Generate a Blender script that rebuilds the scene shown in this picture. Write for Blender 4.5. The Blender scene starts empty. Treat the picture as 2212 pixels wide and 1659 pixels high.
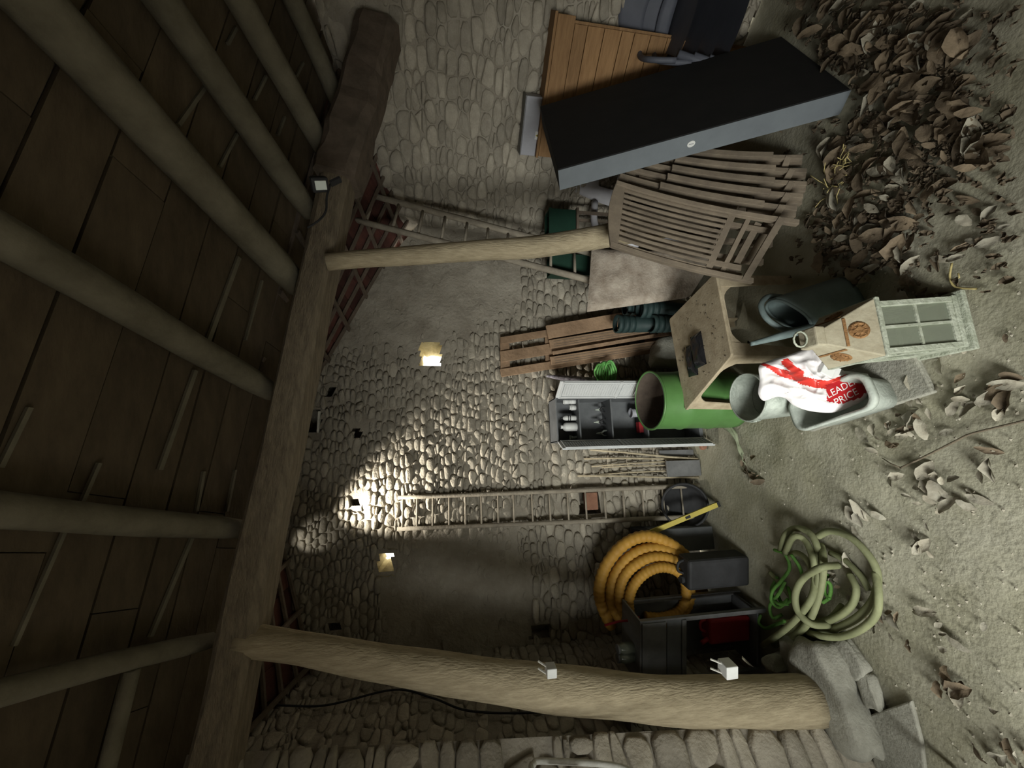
import bpy, bmesh, math, random
import numpy as np
from mathutils import Vector, Matrix, Quaternion, noise
from mathutils.bvhtree import BVHTree

V = Vector
scn = bpy.context.scene
COL = scn.collection
RNG = random.Random(11)

# ------------------------------------------------------------------ camera, world, light
PITCH = math.radians(9.0); SP, CP = math.sin(PITCH), math.cos(PITCH); F = 831.0; CAMZ = 2.0
cam = bpy.data.cameras.new('camera'); cam_o = bpy.data.objects.new('camera', cam); COL.objects.link(cam_o)
cam.sensor_fit = 'HORIZONTAL'; cam.sensor_width = 36.0; cam.lens = 36.0 * F / 2212.0
cam.clip_start = 0.02
# the photograph lies on its side: image right is down, image up is the room's right
ax = V((0, -SP, -CP)); ay = V((1, 0, 0)); az = V((0, -CP, SP))
cam_o.matrix_world = Matrix(((ax.x, ay.x, az.x, 0), (ax.y, ay.y, az.y, 0), (ax.z, ay.z, az.z, CAMZ), (0, 0, 0, 1)))
scn.camera = cam_o

w = bpy.data.worlds.new('sky'); scn.world = w; w.use_nodes = True
w.node_tree.nodes['Background'].inputs[0].default_value = (1.0, 0.97, 0.88, 1)
w.node_tree.nodes['Background'].inputs[1].default_value = 4.0

def lamp(name, kind, loc, aim, energy, color, **kw):
    l = bpy.data.lights.new(name, kind); l.energy = energy; l.color = color
    for k, v in kw.items(): setattr(l, k, v)
    o = bpy.data.objects.new(name, l); COL.objects.link(o); o.location = loc
    o.rotation_euler = (V(aim) - V(loc)).to_track_quat('-Z', 'Y').to_euler(); return o
lamp('doorway_daylight', 'AREA', (-1.70, -1.0, 1.25), (-0.30, 1.7, 0.30), 34, (0.97, 1.0, 0.95), shape='RECTANGLE', size=0.9, size_y=1.6, spread=math.radians(78))
lamp('roof_gap_daylight', 'SPOT', (-1.02, 2.66, 3.02), (-0.70, 2.99, 2.16), 190, (1.0, 0.95, 0.84), spot_size=math.radians(58), spot_blend=1.0, shadow_soft_size=0.02)
lamp('eave_gap_daylight', 'SPOT', (-1.12, 2.66, 3.16), (-1.06, 2.93, 2.92), 2.6, (1.0, 0.97, 0.86), spot_size=math.radians(44), spot_blend=0.6, shadow_soft_size=0.02)
vs = scn.view_settings; scn.display_settings.display_device = 'sRGB'
vs.view_transform = 'Standard'; vs.look = 'None'; vs.gamma = 1.0; vs.use_curve_mapping = False; vs.exposure = 0.0
scn.cycles.use_denoising = True
scn.cycles.max_bounces = 6; scn.cycles.diffuse_bounces = 4

# ------------------------------------------------------------------ where things stand
def ray(px, py):
    r = (829.5 - py) / F; u = (1106.0 - px) / F
    return V((r, CP + SP * u, -SP + CP * u))
CAM = V((0, 0, CAMZ))
def fl(px, py, z=0.0):
    d = ray(px, py); return CAM + d * ((z - CAMZ) / d.z)
def ay_(px, py, Y):
    d = ray(px, py); return CAM + d * (Y / d.y)
def ax_(px, py, X):
    d = ray(px, py); return CAM + d * (X / d.x)
def bk(px, py, off=0.0):
    d = ray(px, py); return CAM + d * ((3.118 - off * 1.0186) / (d.y - .194 * d.x))
def rw(px, py, off=0.0):
    d = ray(px, py); return CAM + d * ((4.752 - off * 1.4142) / (d.x + d.y))
def onpl(px, py, p0, n):
    d = ray(px, py); return CAM + d * ((p0 - CAM).dot(n) / d.dot(n))
def yb(x): return 3.118 + .194 * x

# ------------------------------------------------------------------ materials
MATS = {}
def mat(name, c1, c2=None, scale=12.0, rough=0.85, bump=0.3, bscale=None, metal=0.0, rnd=0.0, spec=0.3, stretch=None, trans=0.0):
    if name in MATS: return MATS[name]
    m = bpy.data.materials.new(name); m.use_nodes = True; MATS[name] = m
    nt = m.node_tree; N = nt.nodes; L = nt.links; b = N['Principled BSDF']
    b.inputs['Roughness'].default_value = rough; b.inputs['Metallic'].default_value = metal
    b.inputs['Specular IOR Level'].default_value = spec
    if trans: b.inputs['Transmission Weight'].default_value = trans
    geo = N.new('ShaderNodeNewGeometry'); vec = geo.outputs['Position']
    if stretch:
        mp = N.new('ShaderNodeMapping'); mp.inputs['Scale'].default_value = stretch; L.new(vec, mp.inputs[0]); vec = mp.outputs[0]
    nz = N.new('ShaderNodeTexNoise'); nz.inputs['Scale'].default_value = scale; nz.inputs['Detail'].default_value = 6; nz.inputs['Roughness'].default_value = .65
    L.new(vec, nz.inputs['Vector'])
    rmp = N.new('ShaderNodeValToRGB'); rmp.color_ramp.elements[0].position = .33; rmp.color_ramp.elements[1].position = .67
    rmp.color_ramp.elements[0].color = (*(c2 or c1), 1); rmp.color_ramp.elements[1].color = (*c1, 1)
    L.new(nz.outputs['Fac'], rmp.inputs[0]); out = rmp.outputs[0]
    if rnd:
        oi = N.new('ShaderNodeObjectInfo'); hs = N.new('ShaderNodeHueSaturation')
        mr = N.new('ShaderNodeMapRange'); mr.inputs[3].default_value = 1 - rnd; mr.inputs[4].default_value = 1 + rnd
        L.new(oi.outputs['Random'], mr.inputs[0]); L.new(mr.outputs[0], hs.inputs['Value']); L.new(out, hs.inputs['Color']); out = hs.outputs[0]
    L.new(out, b.inputs['Base Color'])
    if bump:
        n2 = N.new('ShaderNodeTexNoise'); n2.inputs['Scale'].default_value = bscale or scale * 4; n2.inputs['Detail'].default_value = 5
        L.new(vec, n2.inputs['Vector'])
        bp = N.new('ShaderNodeBump'); bp.inputs['Strength'].default_value = bump; bp.inputs['Distance'].default_value = .012
        L.new(n2.outputs['Fac'], bp.inputs['Height']); L.new(bp.outputs[0], b.inputs['Normal'])
    return m

M_stone = mat('limestone', (.42, .38, .31), (.30, .268, .215), 9, .95, .6, 60, rnd=.22)
M_mortar = mat('lime_mortar', (.38, .345, .285), (.25, .22, .175), 4, .95, .9, 38)
M_dirt = mat('dirt', (.37, .35, .275), (.25, .235, .16), 2.2, .97, .4, 55)
M_plank = mat('roof_plank', (.125, .095, .058), (.08, .06, .037), 6, .9, .3, 30, rnd=.2, stretch=(1, 3, 3))
M_pole = mat('peeled_pole', (.20, .18, .13), (.13, .115, .08), 7, .9, .5, 30, rnd=.1)
M_beam = mat('old_beam', (.26, .215, .15), (.15, .12, .085), 8, .92, .8, 22, stretch=(1, 6, 6))
M_post = mat('post_wood', (.46, .385, .26), (.31, .255, .165), 10, .9, .6, 25, stretch=(5, 5, 1))
M_tile = mat('clay_tile', (.115, .045, .034), (.06, .027, .022), 10, .9, .3, 40, rnd=.4)
M_lath = mat('lath_wood', (.17, .13, .10), (.10, .08, .06), 12, .9, .4, 30)
M_teak = mat('weathered_teak', (.23, .185, .135), (.15, .12, .09), 9, .85, .3, 40, rnd=.12)
M_pine = mat('pine_board', (.33, .19, .085), (.22, .12, .05), 6, .7, .2, 30, rnd=.15, stretch=(1, 1, 8))
M_pallet = mat('pallet_wood', (.30, .20, .125), (.20, .13, .08), 8, .9, .4, 30, rnd=.18)
M_grey = mat('grey_plastic', (.55, .56, .56), (.47, .48, .48), 8, .5, .05, 60)
M_greyd = mat('dark_grey_plastic', (.15, .155, .16), (.10, .105, .11), 8, .6, .05, 60)
M_case = mat('black_case', (.018, .017, .017), (.012, .012, .012), 8, .8, .1, 90)
M_edge = mat('grey_edge', (.17, .19, .205), (.14, .155, .17), 5, .6, .05, 60)
M_white = mat('white_plastic', (.72, .72, .70), (.62, .62, .60), 10, .45, .05, 40)
M_whitep = mat('white_paint', (.68, .67, .62), (.50, .48, .42), 25, .6, .2, 60)
M_lilac = mat('pale_plastic', (.42, .42, .46), (.33, .33, .36), 6, .5, .05, 30)
M_green = mat('green_enamel', (.09, .21, .06), (.07, .16, .045), 5, .38, .05, 30, spec=.5)
M_rust = mat('drum_inside', (.11, .085, .065), (.06, .045, .035), 9, .9, .3, 40)
M_beige = mat('dusty_plastic', (.48, .40, .28), (.33, .265, .175), 14, .75, .15, 80)
M_can = mat('can_plastic', (.17, .215, .21), (.115, .15, .15), 9, .55, .1, 50)
M_zinc = mat('zinc', (.42, .45, .40), (.27, .30, .26), 14, .6, .2, 80, metal=.35)
M_tub = mat('tub_plastic', (.46, .49, .44), (.34, .37, .33), 16, .75, .2, 80)
M_slab = mat('concrete', (.34, .33, .28), (.25, .24, .20), 14, .95, .4, 80)
M_bagw = mat('white_film', (.80, .77, .76), (.70, .66, .66), 5, .35, .1, 30, spec=.5)
M_red = mat('red_print', (.62, .045, .03), (.50, .03, .025), 8, .35, .05, 30, spec=.5)
M_redd = mat('dark_red_print', (.42, .015, .02), (.34, .012, .015), 8, .35, .05, 30, spec=.5)
M_black = mat('black_film', (.018, .018, .02), (.012, .012, .013), 8, .16, .1, 40, spec=.6)
M_dark = mat('dark_rubber', (.035, .035, .037), (.02, .02, .021), 8, .7, .1, 40)
M_hose = mat('green_hose', (.24, .25, .135), (.17, .18, .095), 7, .7, .15, 60, rnd=.15)
M_rope = mat('bright_green_rope', (.13, .30, .06), (.09, .22, .045), 20, .7, .3, 160)
M_yellow = mat('yellow_pipe', (.50, .27, .045), (.38, .20, .035), 6, .6, .1, 60)
M_yellow2 = mat('yellow_paint', (.55, .45, .10), (.44, .36, .08), 9, .6, .1, 60)
M_lmet = mat('verdigris_paint', (.44, .46, .38), (.27, .29, .22), 22, .7, .4, 90)
M_lhood = mat('dusty_hood', (.42, .38, .28), (.30, .26, .18), 12, .75, .2, 60)
M_med = mat('rusty_ornament', (.28, .15, .06), (.18, .09, .035), 30, .8, .5, 90)
M_metal = mat('grey_metal', (.20, .20, .20), (.13, .13, .13), 10, .55, .1, 50, metal=.2)
M_teal = mat('teal_pot', (.022, .042, .04), (.015, .029, .029), 8, .6, .1, 40)
M_gbox = mat('green_crate', (.012, .045, .028), (.008, .032, .02), 8, .6, .1, 40)
M_cush = mat('dusty_fabric', (.46, .40, .33), (.25, .20, .155), 9, .95, .5, 70)
M_leaf = mat('dry_leaf', (.21, .16, .105), (.12, .09, .06), 14, .85, .3, 60, rnd=.35)
M_leafp = mat('pale_leaf', (.38, .355, .285), (.25, .22, .165), 14, .85, .3, 60, rnd=.25)
M_twig = mat('twig_bark', (.16, .13, .09), (.10, .08, .055), 20, .9, .4, 80)
M_straw = mat('straw', (.46, .38, .17), (.36, .29, .12), 20, .85, .2, 80)
M_brick = mat('brick', (.33, .17, .11), (.24, .12, .08), 14, .95, .4, 60)
M_cane = mat('cane', (.50, .43, .30), (.30, .25, .17), 18, .8, .2, 60)
M_lad = mat('ladder_wood', (.34, .30, .235), (.22, .19, .15), 12, .85, .3, 60)
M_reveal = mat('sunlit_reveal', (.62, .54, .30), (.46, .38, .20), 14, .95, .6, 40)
M_redc = mat('red_can', (.30, .02, .025), (.22, .014, .018), 8, .5, .05, 40)
M_lime = mat('lime_cloth', (.16, .42, .12), (.11, .32, .08), 14, .7, .2, 60)
M_pattern = mat('patterned_cloth', (.45, .42, .46), (.06, .05, .07), 38, .8, .2, 60)
M_palegreen = mat('pale_green_film', (.33, .36, .25), (.25, .27, .18), 9, .5, .3, 30)
M_yel3 = mat('yellow_print', (.70, .72, .35), (.60, .62, .28), 9, .6, .1, 40)

def glass_mat():
    m = bpy.data.materials.new('dusty_glass'); m.use_nodes = True; nt = m.node_tree; N = nt.nodes; L = nt.links
    out = N['Material Output']; N.remove(N['Principled BSDF'])
    tr = N.new('ShaderNodeBsdfTransparent'); tr.inputs[0].default_value = (.80, .84, .78, 1)
    df = N.new('ShaderNodeBsdfDiffuse'); df.inputs[0].default_value = (.33, .35, .28, 1)
    gl = N.new('ShaderNodeBsdfGlossy'); gl.inputs['Roughness'].default_value = .15
    a = N.new('ShaderNodeMixShader'); a.inputs[0].default_value = .38; b = N.new('ShaderNodeMixShader'); b.inputs[0].default_value = .06
    L.new(tr.outputs[0], a.inputs[1]); L.new(df.outputs[0], a.inputs[2]); L.new(a.outputs[0], b.inputs[1]); L.new(gl.outputs[0], b.inputs[2]); L.new(b.outputs[0], out.inputs[0])
    return m
M_glass = glass_mat()
m = bpy.data.materials.new('lamp_lens'); m.use_nodes = True; m.node_tree.nodes['Principled BSDF'].inputs['Base Color'].default_value = (.75, .82, .78, 1); m.node_tree.nodes['Principled BSDF'].inputs['Roughness'].default_value = .2; M_lens = m

# ------------------------------------------------------------------ mesh helpers
class MB:
    def __init__(s): s.v = []; s.f = []; s.mi = []
    def add(s, vs, fs, mi=0):
        o = len(s.v); s.v += [V(p) for p in vs]; s.f += [tuple(i + o for i in f) for f in fs]; s.mi += [mi] * len(fs); return s
    def prism(s, poly, off, mi=0):
        n = len(poly); off = V(off); poly = [V(p) for p in poly]
        vs = poly + [p + off for p in poly]
        fs = [tuple(range(n))[::-1], tuple(range(n, 2 * n))] + [(i, (i + 1) % n, n + (i + 1) % n, n + i) for i in range(n)]
        return s.add(vs, fs, mi)
    def box(s, c, size, R=None, mi=0):
        c = V(c); h = V(size) / 2; R = R or Matrix.Identity(3)
        p = [c + R @ V((sx * h.x, sy * h.y, sz * h.z)) for sz in (-1, 1) for sx, sy in ((-1, -1), (1, -1), (1, 1), (-1, 1))]
        return s.add(p, [(3, 2, 1, 0), (4, 5, 6, 7), (0, 1, 5, 4), (1, 2, 6, 5), (2, 3, 7, 6), (3, 0, 4, 7)], mi)
    def bar(s, a, b, w, t, up=(0, 0, 1), mi=0):       # rectangular bar from a to b: w across, t along 'up'
        a = V(a); b = V(b); d = (b - a).normalized(); u = V(up); u = (u - d * u.dot(d)).normalized(); x = d.cross(u)
        q = [x * (w / 2) * i + u * (t / 2) * j for i, j in ((-1, -1), (1, -1), (1, 1), (-1, 1))]
        return s.add([a + k for k in q] + [b + k for k in q], [(3, 2, 1, 0), (4, 5, 6, 7), (0, 1, 5, 4), (1, 2, 6, 5), (2, 3, 7, 6), (3, 0, 4, 7)], mi)
    def tube(s, pts, r, n=8, wob=0.0, mi=0, cap=True, close=False):
        pts = [V(p) for p in pts]; k = len(pts); rs = r if isinstance(r, (list, tuple)) else [r] * k
        o = len(s.v); prev = None
        for i, p in enumerate(pts):
            if close: d = (pts[(i + 1) % k] - pts[i - 1])
            else: d = pts[min(i + 1, k - 1)] - pts[max(i - 1, 0)]
            d.normalize()
            if prev is None:
                u = d.cross(V((0.13, 0.31, 0.94)));  u = u if u.length > .1 else d.cross(V((1, 0, 0)))
            else: u = prev - d * prev.dot(d)
            u.normalize(); prev = u; x = d.cross(u)
            for j in range(n):
                a = 2 * math.pi * j / n; rr = rs[i]
                if wob: rr *= 1 + wob * noise.noise(p * 3 + V((math.cos(a), math.sin(a), 0)) * 1.3)
                s.v.append(p + (u * math.cos(a) + x * math.sin(a)) * rr)
        m_ = k if close else k - 1
        for i in range(m_):
            for j in range(n):
                i2 = (i + 1) % k; s.f.append((o + i * n + j, o + i * n + (j + 1) % n, o + i2 * n + (j + 1) % n, o + i2 * n + j)); s.mi.append(mi)
        if cap and not close:
            s.f.append(tuple(o + j for j in range(n))[::-1]); s.f.append(tuple(o + (k - 1) * n + j for j in range(n))); s.mi += [mi, mi]
        return s
    def lathe(s, prof, c=(0, 0, 0), n=24, R=None, mi=0, sx=1.0, sy=1.0, cap0=False, cap1=False):
        c = V(c); R = R or Matrix.Identity(3); o = len(s.v)
        for r, z in prof:
            for j in range(n):
                a = 2 * math.pi * j / n; s.v.append(c + R @ V((r * math.cos(a) * sx, r * math.sin(a) * sy, z)))
        for i in range(len(prof) - 1):
            for j in range(n):
                s.f.append((o + i * n + j, o + i * n + (j + 1) % n, o + (i + 1) * n + (j + 1) % n, o + (i + 1) * n + j)); s.mi.append(mi)
        if cap0: s.f.append(tuple(o + j for j in range(n))[::-1]); s.mi.append(mi)
        if cap1: q = o + (len(prof) - 1) * n; s.f.append(tuple(q + j for j in range(n))); s.mi.append(mi)
        return s
    def grid(s, fn, nu, nv, mi=0, keep=None):
        o = len(s.v)
        for i in range(nu + 1):
            for j in range(nv + 1): s.v.append(V(fn(i / nu, j / nv)))
        for i in range(nu):
            for j in range(nv):
                if keep and not keep((i + .5) / nu, (j + .5) / nv): continue
                a = o + i * (nv + 1) + j; s.f.append((a, a + nv + 1, a + nv + 2, a + 1)); s.mi.append(mi)
        return s
    def disc(s, c, nrm, r, t, n=20, mi=0):
        c = V(c); nrm = V(nrm).normalized(); u = nrm.orthogonal().normalized(); x = nrm.cross(u)
        return s.prism([c + (u * math.cos(2 * math.pi * j / n) + x * math.sin(2 * math.pi * j / n)) * r for j in range(n)], nrm * t, mi)

ORG = {}
def mesh_of(name, mb, mats, smooth=False):
    me = bpy.data.meshes.new(name); me.from_pydata([tuple(p) for p in mb.v], [], mb.f)
    for m_ in (mats if isinstance(mats, (list, tuple)) else [mats]): me.materials.append(m_)
    if any(mb.mi): me.polygons.foreach_set('material_index', mb.mi)
    if smooth: me.polygons.foreach_set('use_smooth', [True] * len(me.polygons))
    me.validate(); me.update()
    bm = bmesh.new(); bm.from_mesh(me); bmesh.ops.recalc_face_normals(bm, faces=bm.faces); bm.to_mesh(me); bm.free()
    return me
def build(name, mb, mats, parent=None, smooth=False, bevel=0.0, label=None, kind=None):
    if parent is not None: org = ORG[parent.name]
    else:
        xs = [p.x for p in mb.v]; ys = [p.y for p in mb.v]; zs = [p.z for p in mb.v]
        org = V(((min(xs) + max(xs)) / 2, (min(ys) + max(ys)) / 2, min(zs)))
    mb.v = [p - org for p in mb.v]
    o = bpy.data.objects.new(name, mesh_of(name, mb, mats, smooth)); COL.objects.link(o)
    if parent is not None: o.parent = parent
    else: o.location = org
    ORG[o.name] = org
    if bevel:
        b = o.modifiers.new('bevel', 'BEVEL'); b.width = bevel; b.segments = 2; b.limit_method = 'ANGLE'
    if label: o['label'] = label
    if kind: o['kind'] = kind
    return o
def tag(o, label, cat, group=None):
    o['label'] = label; o['category'] = cat
    if group: o['group'] = group
    return o
def thing(name, label, cat, loc, group=None):
    o = bpy.data.objects.new(name, None); COL.objects.link(o); o.location = loc; o.empty_display_size = .05
    ORG[o.name] = V(loc); return tag(o, label, cat, group)
def struct(name, loc=(0, 0, 0)):
    o = bpy.data.objects.new(name, None); COL.objects.link(o); o.location = loc; ORG[o.name] = V(loc); o['kind'] = 'structure'; return o
def rotm(x, y, z):            # 3x3 from column axes
    return Matrix((x, y, z)).transposed()
def spline(pts, k=8, close=False):
    pts = [V(p) for p in pts]; n = len(pts); out = []
    for i in range(n if close else n - 1):
        p0 = pts[(i - 1) % n] if close or i > 0 else pts[0] * 2 - pts[1]; p1 = pts[i]; p2 = pts[(i + 1) % n]
        p3 = pts[(i + 2) % n] if close or i + 2 < n else p2 * 2 - p1
        for j in range(k):
            t = j / k; out.append(.5 * ((2 * p1) + (p2 - p0) * t + (2 * p0 - 5 * p1 + 4 * p2 - p3) * t * t + (3 * p1 - p0 - 3 * p2 + p3) * t ** 3))
    if not close: out.append(pts[-1])
    return out
def fbm(p, s): return noise.fractal(V(p) * s, 1.0, 2.0, 4)

def in_view(p):
    q = p - CAM; z = -q.dot(az)
    if z < .1: return None
    return 1106 + q.dot(ax) / z * F, 829.5 - q.dot(ay) / z * F, z
def clip(poly, m, d):                              # keep the side of the line through m with normal d where (p-m).d <= 0
    out = []
    for k in range(len(poly)):
        a, b = poly[k], poly[(k + 1) % len(poly)]
        da = (a[0] - m[0]) * d[0] + (a[1] - m[1]) * d[1]; db = (b[0] - m[0]) * d[0] + (b[1] - m[1]) * d[1]
        if da <= 0: out.append(a)
        if (da < 0) != (db < 0) and da != db: t_ = da / (da - db); out.append((a[0] + (b[0] - a[0]) * t_, a[1] + (b[1] - a[1]) * t_))
    return out
def rubble(wall, o, u, n, u0, u1, top, zone, seed, holes=(), maxparts=300, z0=0.0, disp=lambda u, z: 0.0, upv=None, gap=.0035):
    r = random.Random(seed); up = upv or V((0, 0, 1)); sites = []; z = z0
    ztop = max(top(u0 + (u1 - u0) * k / 20) for k in range(21))
    while z < ztop:
        hm = zone((u0 + u1) / 2, z)[0]; h = hm * r.uniform(.75, 1.3); uu = u0 - r.uniform(0, .1); ph = r.uniform(0, 9)
        while uu < u1 + .1:
            _, wm, rel = zone(uu, z); wd = wm * r.uniform(.5, 1.6); cu = uu + wd / 2; uu += wd
            cz = z + h / 2 + .5 * hm * noise.noise(V((cu * 2.2, ph * .2, z))) + r.uniform(-.12, .12) * h
            if r.random() < .22 and h > .04: sites += [(cu + r.uniform(-.1, .1) * wd, cz - h * .27, wd, h * .5, rel), (cu + r.uniform(-.1, .1) * wd, cz + h * .27, wd, h * .5, rel)]
            else: sites.append((cu, cz, wd, h, rel))
        z += h * .98
    asp = 1.9; cell = .12; H = {}
    for k, q in enumerate(sites): H.setdefault((int(q[0] / asp // cell), int(q[1] // cell)), []).append(k)
    got = []
    for k, (cu, cz, wd, h, rel) in enumerate(sites):
        if not (u0 < cu < u1) or cz + h * .35 > top(cu) or cz < 0: continue
        if r.random() > rel * 1.6: continue
        if any(a - wd * .4 < cu < b + wd * .4 and c - h * .45 < cz < d_ + h * .45 for a, b, c, d_ in holes): continue
        X, Z = cu / asp, cz; L_ = .16; poly = [(X - L_, Z - L_), (X + L_, Z - L_), (X + L_, Z + L_), (X - L_, Z + L_)]
        ci, cj = int(X // cell), int(Z // cell)
        for di in (-2, -1, 0, 1, 2):
            for dj in (-2, -1, 0, 1, 2):
                for k2 in H.get((ci + di, cj + dj), ()):
                    if k2 == k: continue
                    x2, z2 = sites[k2][0] / asp, sites[k2][1]; wgt = h / (h + sites[k2][3])
                    poly = clip(poly, (X + (x2 - X) * wgt, Z + (z2 - Z) * wgt), (x2 - X, z2 - Z))
                    if len(poly) < 3: break
        rg = r.uniform(0, .02); poly = clip(poly, ((u0 - rg) / asp, 0), (-1, 0)); poly = clip(poly, ((u1 + rg) / asp, 0), (1, 0)) if len(poly) > 2 else poly
        if len(poly) < 3: continue
        P_ = [(x * asp, z_) for x, z_ in poly]
        P_ = [p for q, p in enumerate(P_) if math.hypot(p[0] - P_[q - 1][0], p[1] - P_[q - 1][1]) > .006]
        if len(P_) < 3: continue
        bx = max(p[0] for p in P_) - min(p[0] for p in P_); bz = max(p[1] for p in P_) - min(p[1] for p in P_)
        if bx < .015 or bz < .012 or bx > .5: continue
        ch = []
        for q in range(len(P_)):
            a, b = P_[q], P_[(q + 1) % len(P_)]
            for t_ in ((.25, .75) if len(P_) < 8 else (.15, .85)): ch.append((a[0] + (b[0] - a[0]) * t_, max(0.0, a[1] + (b[1] - a[1]) * t_)))
        mx = sum(p[0] for p in ch) / len(ch); mz = sum(p[1] for p in ch) / len(ch); g = gap * (.6 + h / .06 * .5) * r.uniform(.7, 1.6)
        pr = (r.uniform(.010, .026) * min(1, rel + .1) - .010 * max(0, .45 - rel)) * (1 + 4 * max(0, h - .07)); tx, tz = r.uniform(-.13, .13), r.uniform(-.13, .13)
        vs = []
        for sc, dz in ((1.0, -.03), (1.0, pr * .55), (.86, pr * .95), (.45, pr * 1.12)):
            for (x, z_) in ch:
                dx, dz_ = x - mx, z_ - mz; l = math.hypot(dx, dz_); f_ = max(.3, 1 - g / max(l, 1e-4)) * sc
                vs.append((dx * f_, dz_ * f_, dz + ((dx * tx + dz_ * tz) + r.uniform(-.0015, .0015)) * (dz > 0)))
        vs.append((0, 0, pr * 1.15)); m_ = len(ch)
        fs = [(a * m_ + q, a * m_ + (q + 1) % m_, (a + 1) * m_ + (q + 1) % m_, (a + 1) * m_ + q) for a in range(3) for q in range(m_)] + [(3 * m_ + q, 3 * m_ + (q + 1) % m_, 4 * m_) for q in range(m_)]
        c = o + u * mx + up * mz + n * disp(mx, mz); qv = in_view(c)
        sc_ = -1 if qv is None or not (-20 < qv[0] < 2232 and -20 < qv[1] < 1679) else bx * bz / qv[2] ** 2
        got.append((sc_, c, vs, fs))
    got.sort(key=lambda g: -g[0]); org = ORG[wall.name]; rest = MB()
    for k, (sc_, c, vs, fs) in enumerate(got):
        W = [u * x + up * z_ + n * d for x, z_, d in vs]
        if k < maxparts and sc_ > 0:
            me = bpy.data.meshes.new('stone'); me.from_pydata([tuple(p) for p in W], [], fs); me.materials.append(M_stone)
            me.polygons.foreach_set('use_smooth', [True] * len(fs)); me.update(); me.validate()
            ob = bpy.data.objects.new('stone', me); COL.objects.link(ob); ob.parent = wall; ob.location = c - org
        else: rest.add([c + p for p in W], fs)
    if rest.v: build('small_stones', rest, M_stone, wall, True, kind='stuff')
    return len(got)

# ------------------------------------------------------------------ roof geometry shared by walls
B0 = V((-1.07, 1.75, 2.817)); E0 = V((2.236, 2.515, 2.443)); bdir = (E0 - B0).normalized()
dd = ray(1185, 1195).normalized(); pn = dd.cross(bdir).normalized()
if pn.z < 0: pn = -pn
PR = B0 + V((0, .09, .235))                       # plane of the rafter axes
def zP(x, y, off=0.0):
    return PR.z - (pn.x * (x - PR.x) + pn.y * (y - PR.y)) / pn.z + off
def interp(x, tab):
    for (a, b), (c, d) in zip(tab, tab[1:]):
        if x <= c: return b + (d - b) * (max(x, a) - a) / (c - a)
    return tab[-1][1]

# ------------------------------------------------------------------ floor
floor = struct('floor')
def ffn(i, j):
    x = -2.6 + 6.8 * i; y = -2.0 + 5.8 * j
    z = .014 * fbm((x, y, 0), 2.0) + .006 * fbm((x, y, 3), 9) - .012
    return (x, y, min(z, .004))
build('ground', MB().grid(ffn, 200, 170), M_dirt, floor, True)

# ------------------------------------------------------------------ back wall
UB = V((1, .194, 0)).normalized(); NB = V((.194, -1, 0)).normalized(); OB = V((0, 3.118, 0))
kx = UB.x                                        # u = x / kx
TOPB = [(-2.3, 2.9), (-1.72, 3.0), (-1.17, 3.20), (-.6, 3.44), (.46, 2.92), (.86, 2.64), (1.368, 2.28), (1.6, 2.2)]
def topb(u): return interp(u * kx, TOPB)
def dispb(u, z): return .022 * fbm((u, z, 0), 2.2) + .008 * fbm((u, z, 7), 11)
def dispr(u, z): return .02 * fbm((u, z, 40), 2.4) + .008 * fbm((u, z, 47), 10)
def displ(u, z): return .02 * fbm((u, z, 60), 2.4)
def bu(p): return (p - OB).dot(UB)
def rect(px0, py0, px1, py1):
    a = bk(px0, py0); b = bk(px1, py1); return (min(bu(a), bu(b)), max(bu(a), bu(b)), min(a.z, b.z), max(a.z, b.z))
WIN = [rect(908, 742, 953, 792), rect(816, 1197, 847, 1234)]
NICHE = [rect(664, 888, 690, 936), rect(764, 928, 780, 946), rect(706, 836, 720, 858), rect(760, 1078, 774, 1096), rect(1248, 1058, 1298, 1108), rect(715, 1340, 738, 1362), rect(1145, 1350, 1190, 1378)]
HOLES = WIN + NICHE
wall_back = struct('wall_back')
u0, u1 = -2.25, 1.42
def wfn(i, j):
    u = u0 + (u1 - u0) * i; z = topb(u) * j
    p = OB + UB * u; d = dispb(u, z)
    return p + NB * d + V((0, 0, z))
def wkeep(i, j):
    u = u0 + (u1 - u0) * i; z = topb(u) * j
    return not any(a < u < b and c < z < d for a, b, c, d in HOLES)
build('plaster', MB().grid(wfn, 150, 120, keep=wkeep), M_mortar, wall_back, True)
for k, (a, b, c, d) in enumerate(HOLES):
    deep = .42 if k < 2 else .2
    mb = MB(); e = .03; r_ = random.Random(k)
    F0 = [(a - e, c - e), (b + e, c - e), (b + e, d + e), (a - e, d + e)]
    def pt(u, z, dep): return OB + UB * u + V((0, 0, z)) - NB * dep
    s = 6; ringF = []; ringB = []
    for q in range(4):
        (ua, za), (ub, zb) = F0[q], F0[(q + 1) % 4]
        for t in range(s):
            u_ = ua + (ub - ua) * t / s; z_ = za + (zb - za) * t / s
            ringF.append(pt(u_ + r_.uniform(-.012, .012), z_ + r_.uniform(-.012, .012), .0))
            g = .80 if k < 2 else .9
            cu, cz = (a + b) / 2, (c + d) / 2 - (.035 if k < 2 else 0)
            ringB.append(pt(cu + (u_ - cu) * g + r_.uniform(-.01, .01), cz + (z_ - cz) * g + r_.uniform(-.01, .01), deep))
    mid = [p.lerp(q, .45) + V((r_.uniform(-.008, .008), 0, r_.uniform(-.008, .008))) for p, q in zip(ringF, ringB)]
    n = len(ringF); mb.add(ringF + mid + ringB, [(i, (i + 1) % n, n + (i + 1) % n, n + i) for i in range(n)] + [(n + i, n + (i + 1) % n, 2 * n + (i + 1) % n, 2 * n + i) for i in range(n)])
    if k >= 2: mb.add(ringB, [tuple(range(n))])
    build('window_reveal' if k < 2 else 'niche', mb, M_reveal if k < 2 else M_mortar, wall_back)
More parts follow.
